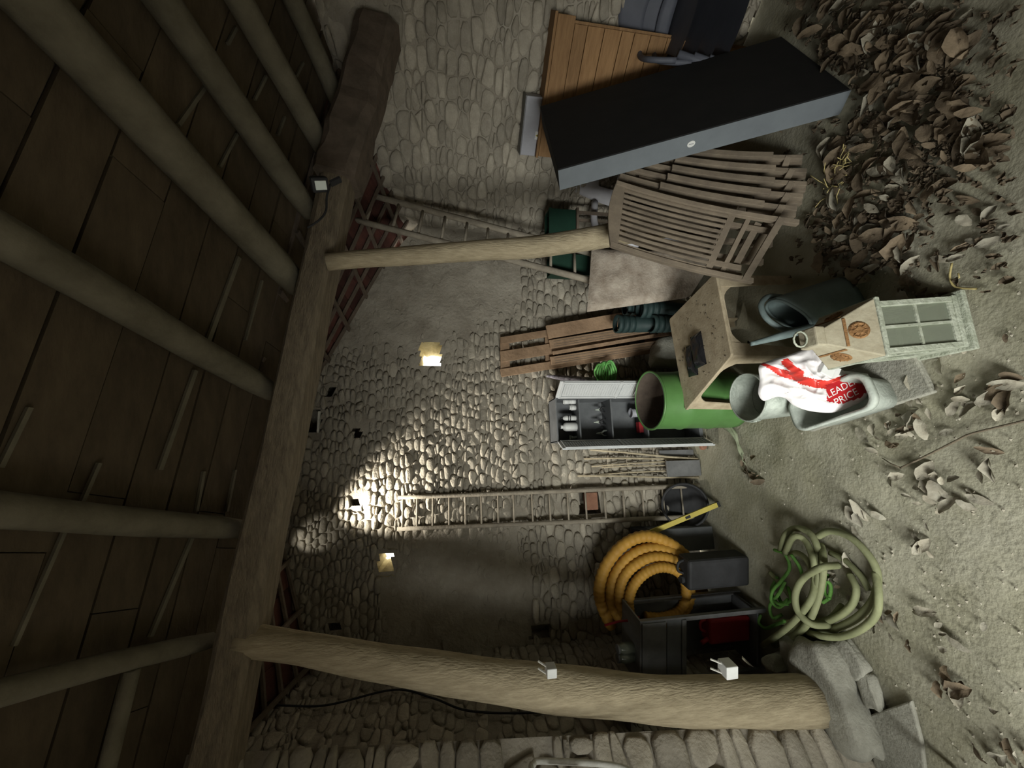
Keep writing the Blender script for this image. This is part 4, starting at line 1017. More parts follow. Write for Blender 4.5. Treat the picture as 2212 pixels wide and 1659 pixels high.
def lettering(txt, px, py, ang, size, mt):
    cu = bpy.data.curves.new('text', 'FONT'); cu.body = txt; cu.size = 1.0; cu.resolution_u = 3
    to = bpy.data.objects.new('text', cu); COL.objects.link(to); bpy.context.view_layer.update()
    me = to.evaluated_get(bpy.context.evaluated_depsgraph_get()).to_mesh()
    bm = bmesh.new(); bm.from_mesh(me); bmesh.ops.triangulate(bm, faces=bm.faces); bmesh.ops.subdivide_edges(bm, edges=[e for e in bm.edges if e.calc_length() > .12], cuts=2)
    vs = [v.co.copy() for v in bm.verts]; fs = [tuple(v.index for v in f.verts) for f in bm.faces]; bm.free()
    COL.objects.unlink(to); bpy.data.objects.remove(to); bpy.data.curves.remove(cu)
    mb = MB(); ca_, sa_ = math.cos(ang), math.sin(ang); out = []
    for v in vs:
        x = px + (v.x * ca_ + v.y * sa_) * size; y = py + (v.x * sa_ - v.y * ca_) * size
        q0 = BG(x, y, .2); dr_ = (q0 - CAM).normalized(); hit = bvh.ray_cast(q0, dr_); out.append((hit[0] if hit[0] is not None else BG(x, y, .03)) - dr_ * .0015)
    mb.add(out, fs); build('lettering', mb, mt, t, label='white word %s printed on the red block' % txt.lower())
lettering('LEADER', 1789, 861, math.radians(-28), 21.5, M_white)
lettering('PRICE', 1806, 877, math.radians(-28), 22, M_white)
# crumpled tissue and a striped cloth beside it
def crumple(c, s, seed, m, name, lab, cat, flat=(1, 1, 1)):
    bm = bmesh.new(); bmesh.ops.create_icosphere(bm, subdivisions=3, radius=1.0); mb = MB(); vs = []
    for v in bm.verts:
        p = v.co; r = .78 + .45 * noise.noise(p * 1.4 + V((seed, 0, 0))) - .25 * abs(noise.noise(p * 3.3 + V((0, seed, 0))))
        vs.append(V(c) + V((p.x * flat[0], p.y * flat[1], p.z * flat[2])) * (r * s))
    mb.add(vs, [tuple(v.index for v in f.verts) for f in bm.faces]); bm.free()
    return tag(build(name, mb, m), lab, cat)
p = BG(1785, 800, .055); t = thing('paper_carton', 'white paper carton with an open flap lying on the shopping bag', 'carton', p - V((0, 0, .03)))
R_ = rotm((g1 * .9 - g2 * .45).normalized(), (g1 * .45 + g2 * .9).normalized(), g3)
build('carton_body', MB().box(p, (.062, .055, .03), R_), M_white, t, bevel=.004)
build('flap', MB().prism([p + R_ @ V((.028, -.027, .012)), p + R_ @ V((.028, .027, .012)), p + R_ @ V((.062, .038, -.005)), p + R_ @ V((.066, -.01, -.008))], g3 * .003), M_white, t)
a = BG(1822, 808, .02); mb = MB(); mb.grid(lambda i, j: BG(1812 + 62 * i, 800 + 26 * j + 8 * i, .02 + .012 * noise.noise(V((i * 3, j * 3, 2)))), 16, 10)
mb.mi = [(0, 1, 0, 2, 0)[int((k % 10) / 2)] for k in range(len(mb.f))]
o = build('striped_wrapper', mb, [M_white, M_palegreen, M_yel3], smooth=True); o.modifiers.new('solid', 'SOLIDIFY').thickness = .004
tag(o, 'white and yellow striped wrapper between the shopping bag and the lantern', 'wrapper')

# ------------------------------------------------------------------ lantern
la, lb_ = fl(2098, 744), fl(2072, 642); lw = (lb_ - la); LW = lw.length; lw.normalize(); lback = V((-lw.y, lw.x, 0))
lback = lback if lback.y > 0 else -lback
base = la + lw * LW / 2 + lback * LW / 2
t = thing('lantern', 'weathered square metal lantern with four pane glazed front on the dirt floor', 'lantern', (base.x, base.y, 0))
Hl = .40; lean = (V((ay_(1908, 714, la.y + .06).x, 0, 0)) - V(((la.x + lb_.x) / 2, 0, 0))).x
def LN(x, y, z):                                  # x across -.5..5 , y front(0)..back(1), z metres
    k = z / Hl; p = la + lw * ((x + .5) * LW) + lback * (y * LW); return V((p.x + lean * k * .9, p.y, z))
mb = MB(); 
mb.prism([LN(-.62, -.12, 0), LN(.62, -.12, 0), LN(.62, 1.12, 0), LN(-.62, 1.12, 0)], (0, 0, .022)); build('base', mb, M_lmet, t, bevel=.004)
mb = MB(); mb.prism([LN(-.54, -.04, .0225), LN(.54, -.04, .0225), LN(.54, 1.04, .0225), LN(-.54, 1.04, .0225)], (0, 0, .022)); build('plinth', mb, M_lmet, t, bevel=.003)
for x in (-.5, .5):
    for y in (0, 1): build('corner_post', MB().bar(LN(x * .95, .03 + y * .94, .044), LN(x * .95, .03 + y * .94, Hl), .022, .022, lback), M_lmet, t, bevel=.002)
for (x0, y0, x1, y1) in ((-.5, .02, .5, .02), (-.48, 0, -.48, 1), (.48, 0, .48, 1), (-.5, .98, .5, .98)):
    up_ = (0, 0, 1)
    for z in (.055, Hl - .012): build('frame_rail', MB().bar(LN(x0, y0, z), LN(x1, y1, z), .012, .022, up_), M_lmet, t)
    build('glazing_bar', MB().bar(LN(x0, y0, .22), LN(x1, y1, .22), .010, .012, up_), M_lmet, t)
    xm, ym = (x0 + x1) / 2, (y0 + y1) / 2; build('glazing_bar', MB().bar(LN(xm, ym, .06), LN(xm, ym, Hl - .015), .010, .012, lback if x0 != x1 else lw), M_lmet, t)
    dx, dy = x1 - x0, y1 - y0
    for s0_ in (0, 1):
        for (za, zb) in ((.066, .214), (.226, Hl - .023)):
            A = (x0 + dx * (.06 + .46 * s0_), y0 + dy * (.06 + .46 * s0_)); Bq = (x0 + dx * (.48 + .46 * s0_), y0 + dy * (.48 + .46 * s0_))
            mb = MB(); mb.prism([LN(A[0], A[1], za), LN(Bq[0], Bq[1], za), LN(Bq[0], Bq[1], zb), LN(A[0], A[1], zb)], (lback if x0 != x1 else lw) * .002); build('pane', mb, M_glass, t)
mb = MB(); mb.prism([LN(-.60, -.10, Hl + .0005), LN(.60, -.10, Hl + .0005), LN(.60, 1.10, Hl + .0005), LN(-.60, 1.10, Hl + .0005)], (0, 0, .018)); build('eave', mb, M_lmet, t, bevel=.004)
zt0, zt1 = Hl + .019, Hl + .17
Q0 = [LN(-.58, -.08, zt0), LN(.58, -.08, zt0), LN(.58, 1.08, zt0), LN(-.58, 1.08, zt0)]; Q1 = [LN(-.17, .33, zt1), LN(.17, .33, zt1), LN(.17, .67, zt1), LN(-.17, .67, zt1)]
hm_ = MB(); hm_.add(Q0 + Q1, [(0, 1, 5, 4), (1, 2, 6, 5), (2, 3, 7, 6), (3, 0, 4, 7), (4, 5, 6, 7), (3, 2, 1, 0)]); hood = build('hood', hm_, M_lhood, t, bevel=.004)
for k in range(4):
    A, Bq, C_, D_ = Q0[k], Q0[(k + 1) % 4], Q1[(k + 1) % 4], Q1[k]; n_ = (Bq - A).cross(D_ - A).normalized(); c_ = (A + Bq) * .31 + (C_ + D_) * .19
    if n_.dot(c_ - (base + V((lean, 0, Hl)))) < 0: n_ = -n_
    u_ = (Bq - A).normalized(); v_ = n_.cross(u_); mb = MB(); R_ = rotm(u_, v_, n_)
    med = build('medallion', MB().lathe([(0, .004), (.012, .006), (.020, .002), (.027, .005), (.034, .001)], c_ + n_ * .001, 18, R_), M_med, hood)
    mb = MB()
    for q_ in range(8): mb.tube([c_ + n_ * .004 + R_ @ V((math.cos(q_ * .785) * .008, math.sin(q_ * .785) * .008, 0)), c_ + n_ * .005 + R_ @ V((math.cos(q_ * .785) * .03, math.sin(q_ * .785) * .03, 0))], .0025, 5)
    build('rosette', mb, M_med, hood)
    e_ = (C_ + D_) / 2 * .62 + (A + Bq) / 2 * .38
    build('lattice_strip', MB().bar(e_ - u_ * .055 + n_ * .002, e_ + u_ * .055 + n_ * .002, .010, .003, n_), M_med, hood)
mb = MB(); mb.prism([LN(-.2, .30, zt1 + .001), LN(.2, .30, zt1 + .001), LN(.2, .70, zt1 + .001), LN(-.2, .70, zt1 + .001)], (0, 0, .045)); build('chimney', mb, M_lhood, t, bevel=.006)
cc = LN(0, .5, zt1 + .047); build('ring', MB().tube([cc + V((.03 * math.cos(q_ * .5236), 0, .03 + .03 * math.sin(q_ * .5236))) for q_ in range(12)], .004, 6, close=True), M_lmet, t, True)

# ------------------------------------------------------------------ sticks, boards and brick bits left of the cabinet
rods = [(1275, 972, 1420, 984, .007), (1262, 991, 1480, 990, .0065), (1278, 1008, 1482, 993, .0055), (1300, 1010, 1480, 1003, .005), (1290, 1026, 1475, 1014, .005), (1248, 1028, 1478, 1031, .006)]
RODL = ['shortest pale cane right beside the cabinet door', 'pale cane second from the cabinet', 'pale cane third from the cabinet, leaning right', 'thin cane in the middle of the bundle beside the cabinet', 'thin dark cane second from the ladder', 'longest pale cane nearest the tall ladder']
for (a, b, c, d, r), lab in zip(rods, RODL):
    A = bk(a, b, .045); Bq = bk(c, d, .09); dv_ = (Bq - A).normalized(); Bq = A + dv_ * (A.z / -dv_.z)
    tag(build('cane', MB().tube([A, A.lerp(Bq, .3) + V((.004, 0, 0)), A.lerp(Bq, .7) - V((.003, 0, 0)), Bq], [r, r * 1.25, r * 1.3, r * 1.4], 7), M_cane, smooth=True), lab, 'cane', 'canes leaning left of the cabinet')
p = bk(1462, 1012, .13); hb_ = bk(1440, 1012, .13).z
tag(build('grey_board', MB().box((p.x, p.y, hb_ / 2), (.125, .02, hb_), RC), M_metal, bevel=.002), 'small grey board standing at the foot of the canes', 'board')
p = bk(1446, 979, .06); hb_ = bk(1424, 979, .06).z
tag(build('grey_board', MB().box((p.x, p.y, hb_ / 2), (.05, .02, hb_), RC), M_metal, bevel=.002), 'narrow grey board standing between the cabinet and the canes', 'board')
p = fl(1492, 953); p.y = 2.80
tag(build('brick_shard', rock((p.x - .01, 2.78, 0), .05, .035, .05, 9, .4), M_brick), 'small pinkish brick shard on the floor by the cabinet foot', 'brick')

# ------------------------------------------------------------------ basin, level, black box, yellow pipe
bcn = bk(1440, 1092, .13); rb = .165
bcn.z = .2; nv = V((.05, -.93, .36)).normalized(); xv = nv.orthogonal().normalized(); R_ = rotm(xv, nv.cross(xv), nv)
bcn.z = rb * .94 + .02
t = thing('rubber_basin', 'black rubber basin tipped on edge behind the foot of the tall ladder', 'basin', (bcn.x, bcn.y, 0))
o = build('bowl', MB().lathe([(0, -.07), (rb * .75, -.07), (rb * .9, -.02), (rb, .03), (rb * 1.04, .03), (rb * .97, -.03), (rb * .8, -.08), (0, -.08)], bcn, 32, R_), M_dark, t, True)
build('rim', MB().tube([bcn + R_ @ V((rb * 1.02 * math.cos(q_ * .1963), rb * 1.02 * math.sin(q_ * .1963), .03)) for q_ in range(32)], .01, 8, close=True), M_dark, t, True)
p = bk(1455, 1162, .12)
t = thing('black_toolbox', 'low black box on the floor between the ladder and yellow pipe', 'box', (p.x, p.y, 0)); hb_ = bk(1375, 1162, .12).z
build('body', MB().box((p.x, p.y, hb_ * .42), (.17, .16, hb_ * .84), RC), M_greyd, t, bevel=.008); build('lid', MB().box((p.x, p.y, hb_ * .93), (.175, .165, hb_ * .16), RC), M_dark, t, bevel=.006)
A = bk(1398, 1153, .24); Bq = bk(1482, 1118, .28); dv_ = (Bq - A).normalized(); Bq = A + dv_ * (A.z / -dv_.z); 
t = thing('spirit_level', 'yellow painted metal strip leaning behind the ladder foot', 'level', Bq); build('bar', MB().bar(A, Bq, .035, .016, NB), M_yellow2, t, bevel=.001)
mm = A.lerp(Bq, .55) + NB * .009; build('vial', MB().bar(mm - dv_ * .02, mm + dv_ * .02, .018, .004, NB), M_dark, t)
build('end_cap', MB().bar(Bq - dv_ * .022, Bq, .037, .018, NB), M_dark, t)
def PX5(x, y): return 1240 + x * .3255, 1100 + y * .3255
coils = [([(250, 780), (185, 640), (168, 520), (215, 370), (330, 235), (470, 180), (610, 215), (740, 310), (830, 450), (850, 600), (800, 760), (640, 860), (430, 860)], 2.55, .040),
         ([(300, 730), (245, 600), (262, 460), (350, 330), (480, 262), (630, 275), (735, 340), (800, 470), (800, 600), (740, 740), (600, 800), (430, 790)], 2.52, .036),
         ([(330, 700), (300, 590), (322, 470), (400, 375), (520, 320), (650, 335), (730, 390), (770, 500), (760, 620), (690, 720), (560, 760), (420, 750)], 2.47, .034),
         ([(370, 700), (365, 600), (400, 500), (480, 420), (580, 385), (680, 410), (735, 480), (740, 590), (690, 680), (580, 720), (470, 715)], 2.42, .033)]
t = thing('corrugated_pipe', 'coil of yellow corrugated drainage pipe propped against the back wall', 'pipe', (ay_(1430, 1290, 2.5).x, 2.5, 0.03))
for k, (pts, Y, r) in enumerate(coils):
    p3 = [ay_(*PX5(*q_), Y + .02 * math.sin(i * .5)) for i, q_ in enumerate(pts)]; s = spline(p3, 16); 
    rr = [r * (1 + .05 * (1 if (i // 2) % 2 else -1)) for i in range(len(s))]
    build('coil', MB().tube(s, rr, 12), M_yellow, t, True)
zl = min(min(v.co.z + ORG[c_.name].z for v in c_.data.vertices) for c_ in t.children)
a = ay_(*PX5(230, 790), 2.5); build('red_tie', MB().tube(spline([ay_(*PX5(205, 770), 2.43), ay_(*PX5(300, 745), 2.36), ay_(*PX5(395, 735), 2.36), ay_(*PX5(430, 715), 2.38)], 5), .008, 6), M_redc, t, True, label='dark red tie')
p = ay_(1540, 1240, 2.33)
t = thing('black_canister', 'black plastic canister in front of the yellow pipe coil', 'canister', (p.x, p.y, 0)); hx = ay_(1487, 1240, 2.33).z
build('body', MB().box((p.x, p.y + .06, hx / 2), (.20, .14, hx)), M_dark, t, bevel=.02); build('cap', MB().lathe([(0, hx), (.025, hx), (.025, hx + .02), (0, hx + .02)], (p.x - .05, p.y + .06, 0), 14), M_dark, t)
build('handle', MB().tube(spline([V((p.x - .01, p.y + .06, hx - .005)), V((p.x + .01, p.y + .06, hx + .035)), V((p.x + .06, p.y + .06, hx + .035)), V((p.x + .08, p.y + .06, hx - .005))], 4), .009, 8), M_dark, t, True)

# ------------------------------------------------------------------ open metal cart with a red can
xa, xb = fl(1642, 1452).x + .03, fl(1642, 1310).x; y0, y1 = 2.20, 2.42; xa = max(xa, -1.84)
hc = ay_(1384, 1330, 2.2).z
t = thing('metal_rack', 'grey open metal rack with a red can inside, behind the trunk post', 'rack', ((xa + xb) / 2, (y0 + y1) / 2, 0))
for x in (xa, xb):
    for y in (y0, y1): build('upright', MB().bar((x, y, 0), (x, y, hc), .025, .025, (0, 1, 0)), M_metal, t)
h1 = ay_(1435, 1330, 2.2).z; h2 = ay_(1470, 1330, 2.2).z
build('top_panel', MB().box(((xa + xb) / 2, (y0 + y1) / 2, hc + .006), (xb - xa + .03, y1 - y0 + .03, .012)), M_metal, t, bevel=.002)
build('front_panel', MB().box(((xa + xb) / 2, y0 - .018, (hc + h1) / 2), (xb - xa, .01, hc - h1)), M_metal, t, bevel=.002)
build('front_panel', MB().box(((xa + xb) / 2, y0 - .010, (h1 + h2) / 2 - .004), (xb - xa, .008, h1 - h2 - .014)), M_greyd, t)
build('cross_bar', MB().bar((xa, y0 - .016, h2 - .012), (xb, y0 - .016, h2 - .012), .012, .028, (0, 0, 1)), M_metal, t)
build('bottom_shelf', MB().box(((xa + xb) / 2, (y0 + y1) / 2, .05), (xb - xa, y1 - y0, .012)), M_greyd, t)
build('back_panel', MB().box(((xa + xb) / 2, y1 + .014, hc / 2), (xb - xa, .006, hc - .03)), M_greyd, t)
xr = (xa + xb) / 2 + .04; zr0 = .0565; hr_ = max(.12, ay_(1535, 1365, 2.25).z - zr0)
t = thing('jerrycan', 'red jerrycan standing inside the grey metal rack', 'jerrycan', (xr, 2.30, zr0))
build('body', MB().box((xr, 2.30, zr0 + hr_ / 2), (.16, .10, hr_)), M_redc, t, bevel=.015); build('spout', MB().tube([V((xr - .05, 2.28, zr0 + hr_ - .01)), V((xr - .07, 2.27, zr0 + hr_ + .05))], .014, 10), M_redc, t, True)
build('grip', MB().tube(spline([V((xr - .02, 2.30, zr0 + hr_ - .004)), V((xr, 2.30, zr0 + hr_ + .035)), V((xr + .045, 2.30, zr0 + hr_ + .035)), V((xr + .06, 2.30, zr0 + hr_ - .004))], 4), .009, 8), M_redc, t, True)
zk = hc + .0125
for k, (py, lab) in enumerate(((1418, 'clear glass jar on the metal rack, left one'), (1398, 'clear glass jar on the metal rack, right one'))):
    p = ay_(1370, py, 2.27); b_ = V((max(xa + .035, p.x), 2.27, zk)); tt = thing('glass_jar', lab, 'jar', b_, 'glass jars on the metal rack')
    build('glass', MB().lathe([(0, 0), (.030, 0), (.032, .07), (.024, .085), (.024, .095), (.021, .095), (.028, .066), (.026, .006), (0, .006)], b_, 18), M_glass, tt, True); build('lid', MB().lathe([(0, .096), (.026, .096), (.026, .108), (0, .108)], b_, 18), M_metal, tt)
# small wall shelf with a clear plastic tub
psh = ay_(1342, 1435, 2.05)
t = thing('wall_shelf', 'short dark wooden shelf on the left wall behind the trunk post', 'shelf', (-1.84, 2.08, psh.z - .02))
build('board', MB().box((-1.78, 2.08, psh.z - .01), (.22, .22, .018)), M_lath, t)
for y in (2.02, 2.14): build('bracket', MB().prism([(-1.885, y, psh.z - .02), (-1.72, y, psh.z - .02), (-1.885, y, psh.z - .16)], (0, .012, 0)), M_lath, t)
b_ = V((psh.x + .0, 2.08, psh.z)); b_.x = -1.735
tt = thing('clear_tub', 'small clear plastic tub with a pale rim on the left wall shelf', 'tub', b_)
mb = MB()
def rb_(w_, z): return [b_ + V((x * w_, y * w_, z)) for x, y in ((-.5, -.5), (.5, -.5), (.5, .5), (-.5, .5))]
build('body', loft([rb_(.11, .0), rb_(.13, .13), rb_(.125, .13), rb_(.105, .004)], True, True), M_glass, tt); build('rim', MB().tube(spline(rb_(.135, .132), 4, True), .005, 6, close=True), M_lilac, tt, True)

# ------------------------------------------------------------------ green hose heap
hz = random.Random(4)
loops = [([(1600, 190), (1700, 145), (1830, 185), (1950, 300), (2012, 430), (1992, 590), (1885, 715), (1740, 790), (1600, 828), (1470, 830)], .030, .021),
         ([(2000, 420), (2020, 570), (2002, 700), (1900, 798), (1760, 848), (1620, 838), (1500, 800)], .075, .020),
         ([(1372, 270), (1400, 175), (1472, 128), (1560, 155), (1612, 250), (1622, 400), (1602, 560), (1540, 700), (1440, 820), (1330, 905)], .085, .021),
         ([(1400, 290), (1455, 185), (1530, 205), (1582, 320), (1598, 470), (1560, 620), (1410, 790), (1250, 905)], .125, .020),
         ([(1752, 372), (1640, 388), (1525, 455), (1470, 555), (1482, 670), (1570, 760), (1690, 770)], .150, .021),
         ([(1640, 240), (1655, 330), (1648, 460), (1618, 600), (1560, 740), (1480, 830), (1380, 890)], .110, .021),
         ([(1830, 430), (1872, 530), (1842, 635), (1742, 718), (1600, 765), (1450, 755), (1330, 740)], .050, .020),
         ([(1420, 330), (1480, 290), (1560, 360), (1600, 520), (1570, 660), (1500, 760)], .060, .019),
         ([(1700, 290), (1800, 340), (1900, 440), (1960, 540)], .022, .018),
         ([(1300, 420), (1390, 520), (1480, 640), (1560, 740), (1690, 730), (1780, 640)], .03, .018)]
t = thing('garden_hose', 'tangled heap of pale green garden hose on the dirt floor', 'hose', fl(1780, 1250))
for k, (pts, z_, r) in enumerate(loops):
    p3 = [fl(*PX5(*q_), max(r, z_ * (.7 + .5 * hz.random()) * (1 if 0 < i < len(pts) - 1 else .35))) for i, q_ in enumerate(pts)]
    build('hose_loop', MB().tube(spline(p3, 8), r * .82, 10), M_hose, t, True)
ropes = [[(1330, 270), (1400, 300), (1430, 390), (1380, 470), (1320, 540), (1310, 610), (1360, 650), (1420, 600)], [(1350, 450), (1310, 540), (1345, 620), (1420, 630)], [(1400, 480), (1360, 560), (1300, 640), (1320, 720), (1380, 700)], [(1240, 700), (1225, 750), (1270, 790), (1330, 770), (1400, 740)], [(1650, 460), (1700, 500), (1695, 580), (1650, 620)], [(1440, 300), (1500, 390), (1520, 480)], [(1420, 520), (1440, 600), (1380, 620), (1350, 560)], [(1680, 430), (1660, 540), (1700, 600)]]
t = thing('green_rope', 'bright green thin rope tangled in the left side of the hose heap', 'rope', fl(1680, 1290))
for k, pts in enumerate(ropes): build('rope_strand', MB().tube(spline([fl(*PX5(*q_), .02 + .055 * hz.random()) for q_ in pts], 8), .0095, 7), M_rope, t, True)

# ------------------------------------------------------------------ stones at the foot of the trunk post
def stone_at(px, py, sx, sy, sz, seed, rz, lab, z0=0.0):
    p = fl(px, py, z0); return tag(build('footing_stone', rock((p.x, p.y, z0), sx, sy, sz, seed, rz), M_slab, smooth=True), lab, 'stone')
stone_at(1830, 1500, .46, .26, .165, 4, .55, 'largest pale footing stone under the trunk post')
stone_at(1745, 1425, .22, .16, .12, 6, .2, 'rough grey footing stone between the hose heap and trunk post')
stone_at(1722, 1428, .10, .09, .20, 16, .6, 'pale pointed stone wedged against the foot of the trunk post')
stone_at(1850, 1420, .15, .12, .06, 8, .9, 'low flat stone by the largest footing stone, towards the hose')
stone_at(1890, 1490, .15, .085, .055, 11, .3, 'small oblong stone in front of the largest footing stone')
stone_at(1860, 1568, .13, .09, .07, 14, .2, 'small oblong stone at the left wall foot')
p = fl(1950, 1600)
t = tag(build('stone_slab', MB().prism([fl(1880, 1545), fl(1975, 1512), fl(1998, 1600), fl(2010, 1700), fl(1900, 1700)], (0, 0, .02)), M_slab, bevel=.006), 'smooth grey stone slab on the floor at the left wall foot', 'slab')

# ------------------------------------------------------------------ white tubular frame by the left wall
t = thing('white_frame', 'white painted metal tube frame close to the left wall at picture edge', 'frame', (-1.55, 1.45, 0))
a = ax_(1150, 1648, -1.55); b = ax_(1345, 1658, -1.55); yy = a.y
c_ = [V((-1.55, yy - .30, a.z + .005)), V((-1.55, yy - .04, a.z + .01)), a + V((0, -.008, -.004)), a + V((0, 0, -.05)), V((-1.55, b.y, b.z)), V((-1.55, b.y - .10, b.z - .03)), V((-1.55, b.y - .3, b.z - .06))]
build('tube', MB().tube(spline(c_, 6), .011, 8), M_whitep, t, True); build('tube', MB().tube([V((-1.55, yy - .30, a.z + .005)), V((-1.55, yy - .30, 0))], .011, 8), M_whitep, t, True)
build('seat_panel', MB().box((-1.552, yy - .17, a.z - .12), (.006, .24, .12)), M_redc, t, label='dark red panel')

# ------------------------------------------------------------------ green film strip by the drum
pts = [(1560, 915), (1580, 930), (1592, 950), (1600, 975), (1608, 992)]
mb = MB(); P3 = spline([fl(a, b, .02) for a, b in pts], 5)
mb.grid(lambda i, j: P3[min(len(P3) - 1, int(i * (len(P3) - 1) + .5))] + V((.075 * (j - .5), .02 * (j - .5), .012 + .014 * noise.noise(V((i * 5, j * 4, 1))) - .018 * (2 * j - 1) ** 2)), 20, 6)
o = build('plastic_strip', mb, M_palegreen, smooth=True); o.modifiers.new('solid', 'SOLIDIFY').thickness = .002
tag(o, 'pale green crumpled plastic strip on the floor at the drum foot', 'plastic')

# ------------------------------------------------------------------ leaves, twigs, straw
def leaf_mesh(seed, m):
    r = random.Random(seed); mb = MB(); n = 5; vs = []; curl = r.uniform(.15, .8); bend = r.uniform(-.3, .5); w0 = r.uniform(.36, .78)
    for i in range(n + 1):
        t_ = i / n; wd = w0 * math.sin(math.pi * (t_ * .93 + .03)) ** .8 * (1 - .25 * t_) + .01
        for s in (-1, 0, 1):
            jit = r.uniform(.85, 1.15)
            vs.append((t_ - .5, s * wd * .5 * jit, .10 * bend * math.sin(t_ * 3.1) + abs(s) * curl * wd * .55 + r.uniform(-.06, .06) + .03))
    fs = []
    for i in range(n):
        for s in (0, 1): fs.append((i * 3 + s, (i + 1) * 3 + s, (i + 1) * 3 + s + 1, i * 3 + s + 1))
    mb.add(vs, fs); zmin_ = min(v.z for v in mb.v); mb.v = [v - V((0, 0, zmin_)) for v in mb.v]; return mb
LV = [leaf_mesh(i, None) for i in range(8)]
LMB = [mesh_of('leaf', l, M_leaf, True) for l in LV]; LMP = [mesh_of('leaf', l, M_leafp, True) for l in LV]
lr = random.Random(77)
DRIFT = [(1700, 0), (1960, 0), (2110, 60), (2080, 200), (2160, 330), (2020, 420), (1960, 560), (1870, 600), (1790, 590), (1760, 520), (1745, 470), (1800, 420), (1790, 330), (1850, 250), (1850, 190), (1780, 120)]
drift = thing('leaf_drift', 'deep drift of brown dead leaves along the right side of the dirt floor', 'leaves', fl(1900, 350))
scat = thing('scattered_leaves', 'curled pale dead leaves scattered across the open middle of the floor', 'leaves', fl(2000, 1050))
def put_leaf(par, p, s, mesh, z):
    o = bpy.data.objects.new('leaf', mesh); COL.objects.link(o); o.parent = par
    o.location = V((p.x, p.y, z)) - ORG[par.name]; o.rotation_euler = (lr.uniform(-.5, .5), lr.uniform(-.5, .5), lr.uniform(0, 6.28)); o.scale = (s, s, s * lr.uniform(.8, 1.6))
k = 0; fine = MB()
while k < 300:
    px, py = lr.uniform(1690, 2170), lr.uniform(-30, 610)
    if not inpoly(px, py, DRIFT): continue
    p = fl(px, py)
    if p.x + p.y > 4.6: continue
    put_leaf(drift, p, lr.choice((.05, .065, .08, .10, .125)), lr.choice(LMB if lr.random() < .8 else LMP), lr.uniform(.0, .035)); k += 1
k = 0
while k < 900:
    px, py = lr.uniform(1690, 2200), lr.uniform(-60, 640)
    if not inpoly(px, py, DRIFT) and lr.random() < .8: continue
    p = fl(px, py); s = lr.uniform(.02, .055); l = lr.choice(LV); R_ = Matrix.Rotation(lr.uniform(0, 6.28), 3, 'Z') @ Matrix.Rotation(lr.uniform(-.5, .5), 3, 'X')
    fine.add([p + V((0, 0, lr.uniform(0, .02))) + R_ @ (v * s) for v in l.v], l.f); k += 1
build('fine_litter', fine, M_leaf, drift, kind='stuff')
clus = [(1860, 1100, 26, 2, 1), (1950, 920, 30, 9, 0), (2010, 1080, 45, 16, 1), (2150, 870, 50, 18, 0), (2115, 1050, 40, 5, 1), (1620, 1015, 22, 10, 0), (1925, 1345, 28, 9, 0), (2050, 1480, 28, 6, 0), (2180, 1640, 30, 8, 0), (1980, 880, 40, 6, 1), (1880, 950, 20, 4, 1), (2090, 1320, 90, 7, 1), (1990, 1190, 60, 6, 1), (1840, 1190, 30, 3, 0), (2060, 740, 40, 5, 0), (1990, 600, 40, 14, 0), (2100, 470, 60, 10, 0), (1845, 1265, 22, 8, 1), (1790, 1260, 20, 6, 0), (1990, 840, 60, 10, 1)]
for (cx_, cy_, sd_, n_, pale) in clus:
    for _ in range(n_):
        p = fl(cx_ + lr.gauss(0, sd_ * .7), cy_ + lr.gauss(0, sd_)); put_leaf(scat, p, lr.choice((.035, .05, .06, .075, .095)), lr.choice(LMP if (pale or lr.random() < .5) else LMB), lr.uniform(0, .006))
p = fl(1862, 1102); put_leaf(scat, p, .13, LMP[2], .002)
grit = MB()
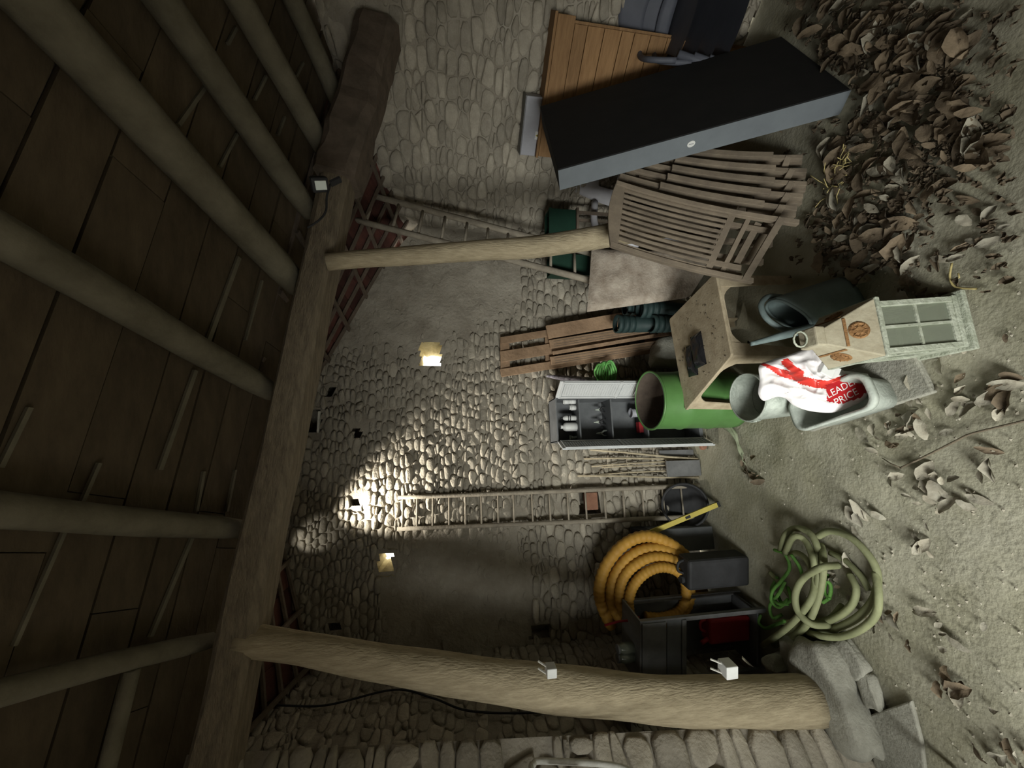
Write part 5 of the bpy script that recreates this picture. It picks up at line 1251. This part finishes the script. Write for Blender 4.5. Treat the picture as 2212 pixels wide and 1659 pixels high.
for _ in range(700):
    px, py = lr.uniform(1640, 2230), lr.uniform(500, 1660); p = fl(px, py); s = lr.choice((.002, .003, .004, .006, .009))
    a_ = lr.uniform(0, 6)
    grit.add([p + V((math.cos(a_ + q_) * s, math.sin(a_ + q_) * s * .7, 0)) for q_ in (0, 1.6, 3.1, 4.7)] + [p + V((0, 0, s * .8))], [(0, 1, 4), (1, 2, 4), (2, 3, 4), (3, 0, 4)])
o = build('grit', grit, M_leafp); o['kind'] = 'stuff'; o['label'] = 'fine grit and crumbs on the dirt floor'; o['category'] = 'grit'
t = thing('forked_twig', 'long thin forked twig lying on the floor near the camera', 'twig', fl(1946, 1012))
build('stem', MB().tube(spline([fl(1945, 1011, .010), fl(2000, 985, .014), fl(2060, 955, .016), (fl(2095, 938, .014)), fl(2150, 924, .010), fl(2230, 905, .008)], 5), .0048, 6), M_twig, t, True)
build('side_shoot', MB().tube([fl(1946, 1011, .010), fl(1925, 1002, .008), fl(1905, 989, .006)], [.0045, .003, .002], 6), M_twig, t, True)
t = thing('twig', 'pale dry twig with side shoots on the floor behind the lantern', 'twig', fl(2080, 622))
build('stem', MB().tube(spline([fl(2110, 624, .008), fl(2065, 620, .010), fl(2052, 600, .014), fl(2056, 568, .02)], 5), .004, 6), M_straw, t, True)
build('side_shoot', MB().tube([fl(2055, 605, .012), fl(2072, 600, .014), fl(2070, 590, .016)], .003, 6), M_straw, t, True)
for (px, py, n_, s_, lab) in ((1800, 400, 16, 40, 'yellow straw tuft at the feet of the folded chairs'), (1830, 345, 12, 60, 'wispy yellow straw stalks on the leaf drift near the black case')):
    t = thing('straw_tuft', lab, 'straw', fl(px, py))
    for _ in range(n_):
        a = fl(px + lr.gauss(0, 10), py + lr.gauss(0, 20), .01); b = a + V((lr.uniform(-.08, .08), lr.uniform(-.08, .04), lr.uniform(.02, .09))); build('stalk', MB().tube([a, a.lerp(b, .5) + V((0, 0, .012)), b], .0022, 5), M_straw, t, True)
bpy.context.view_layer.update()
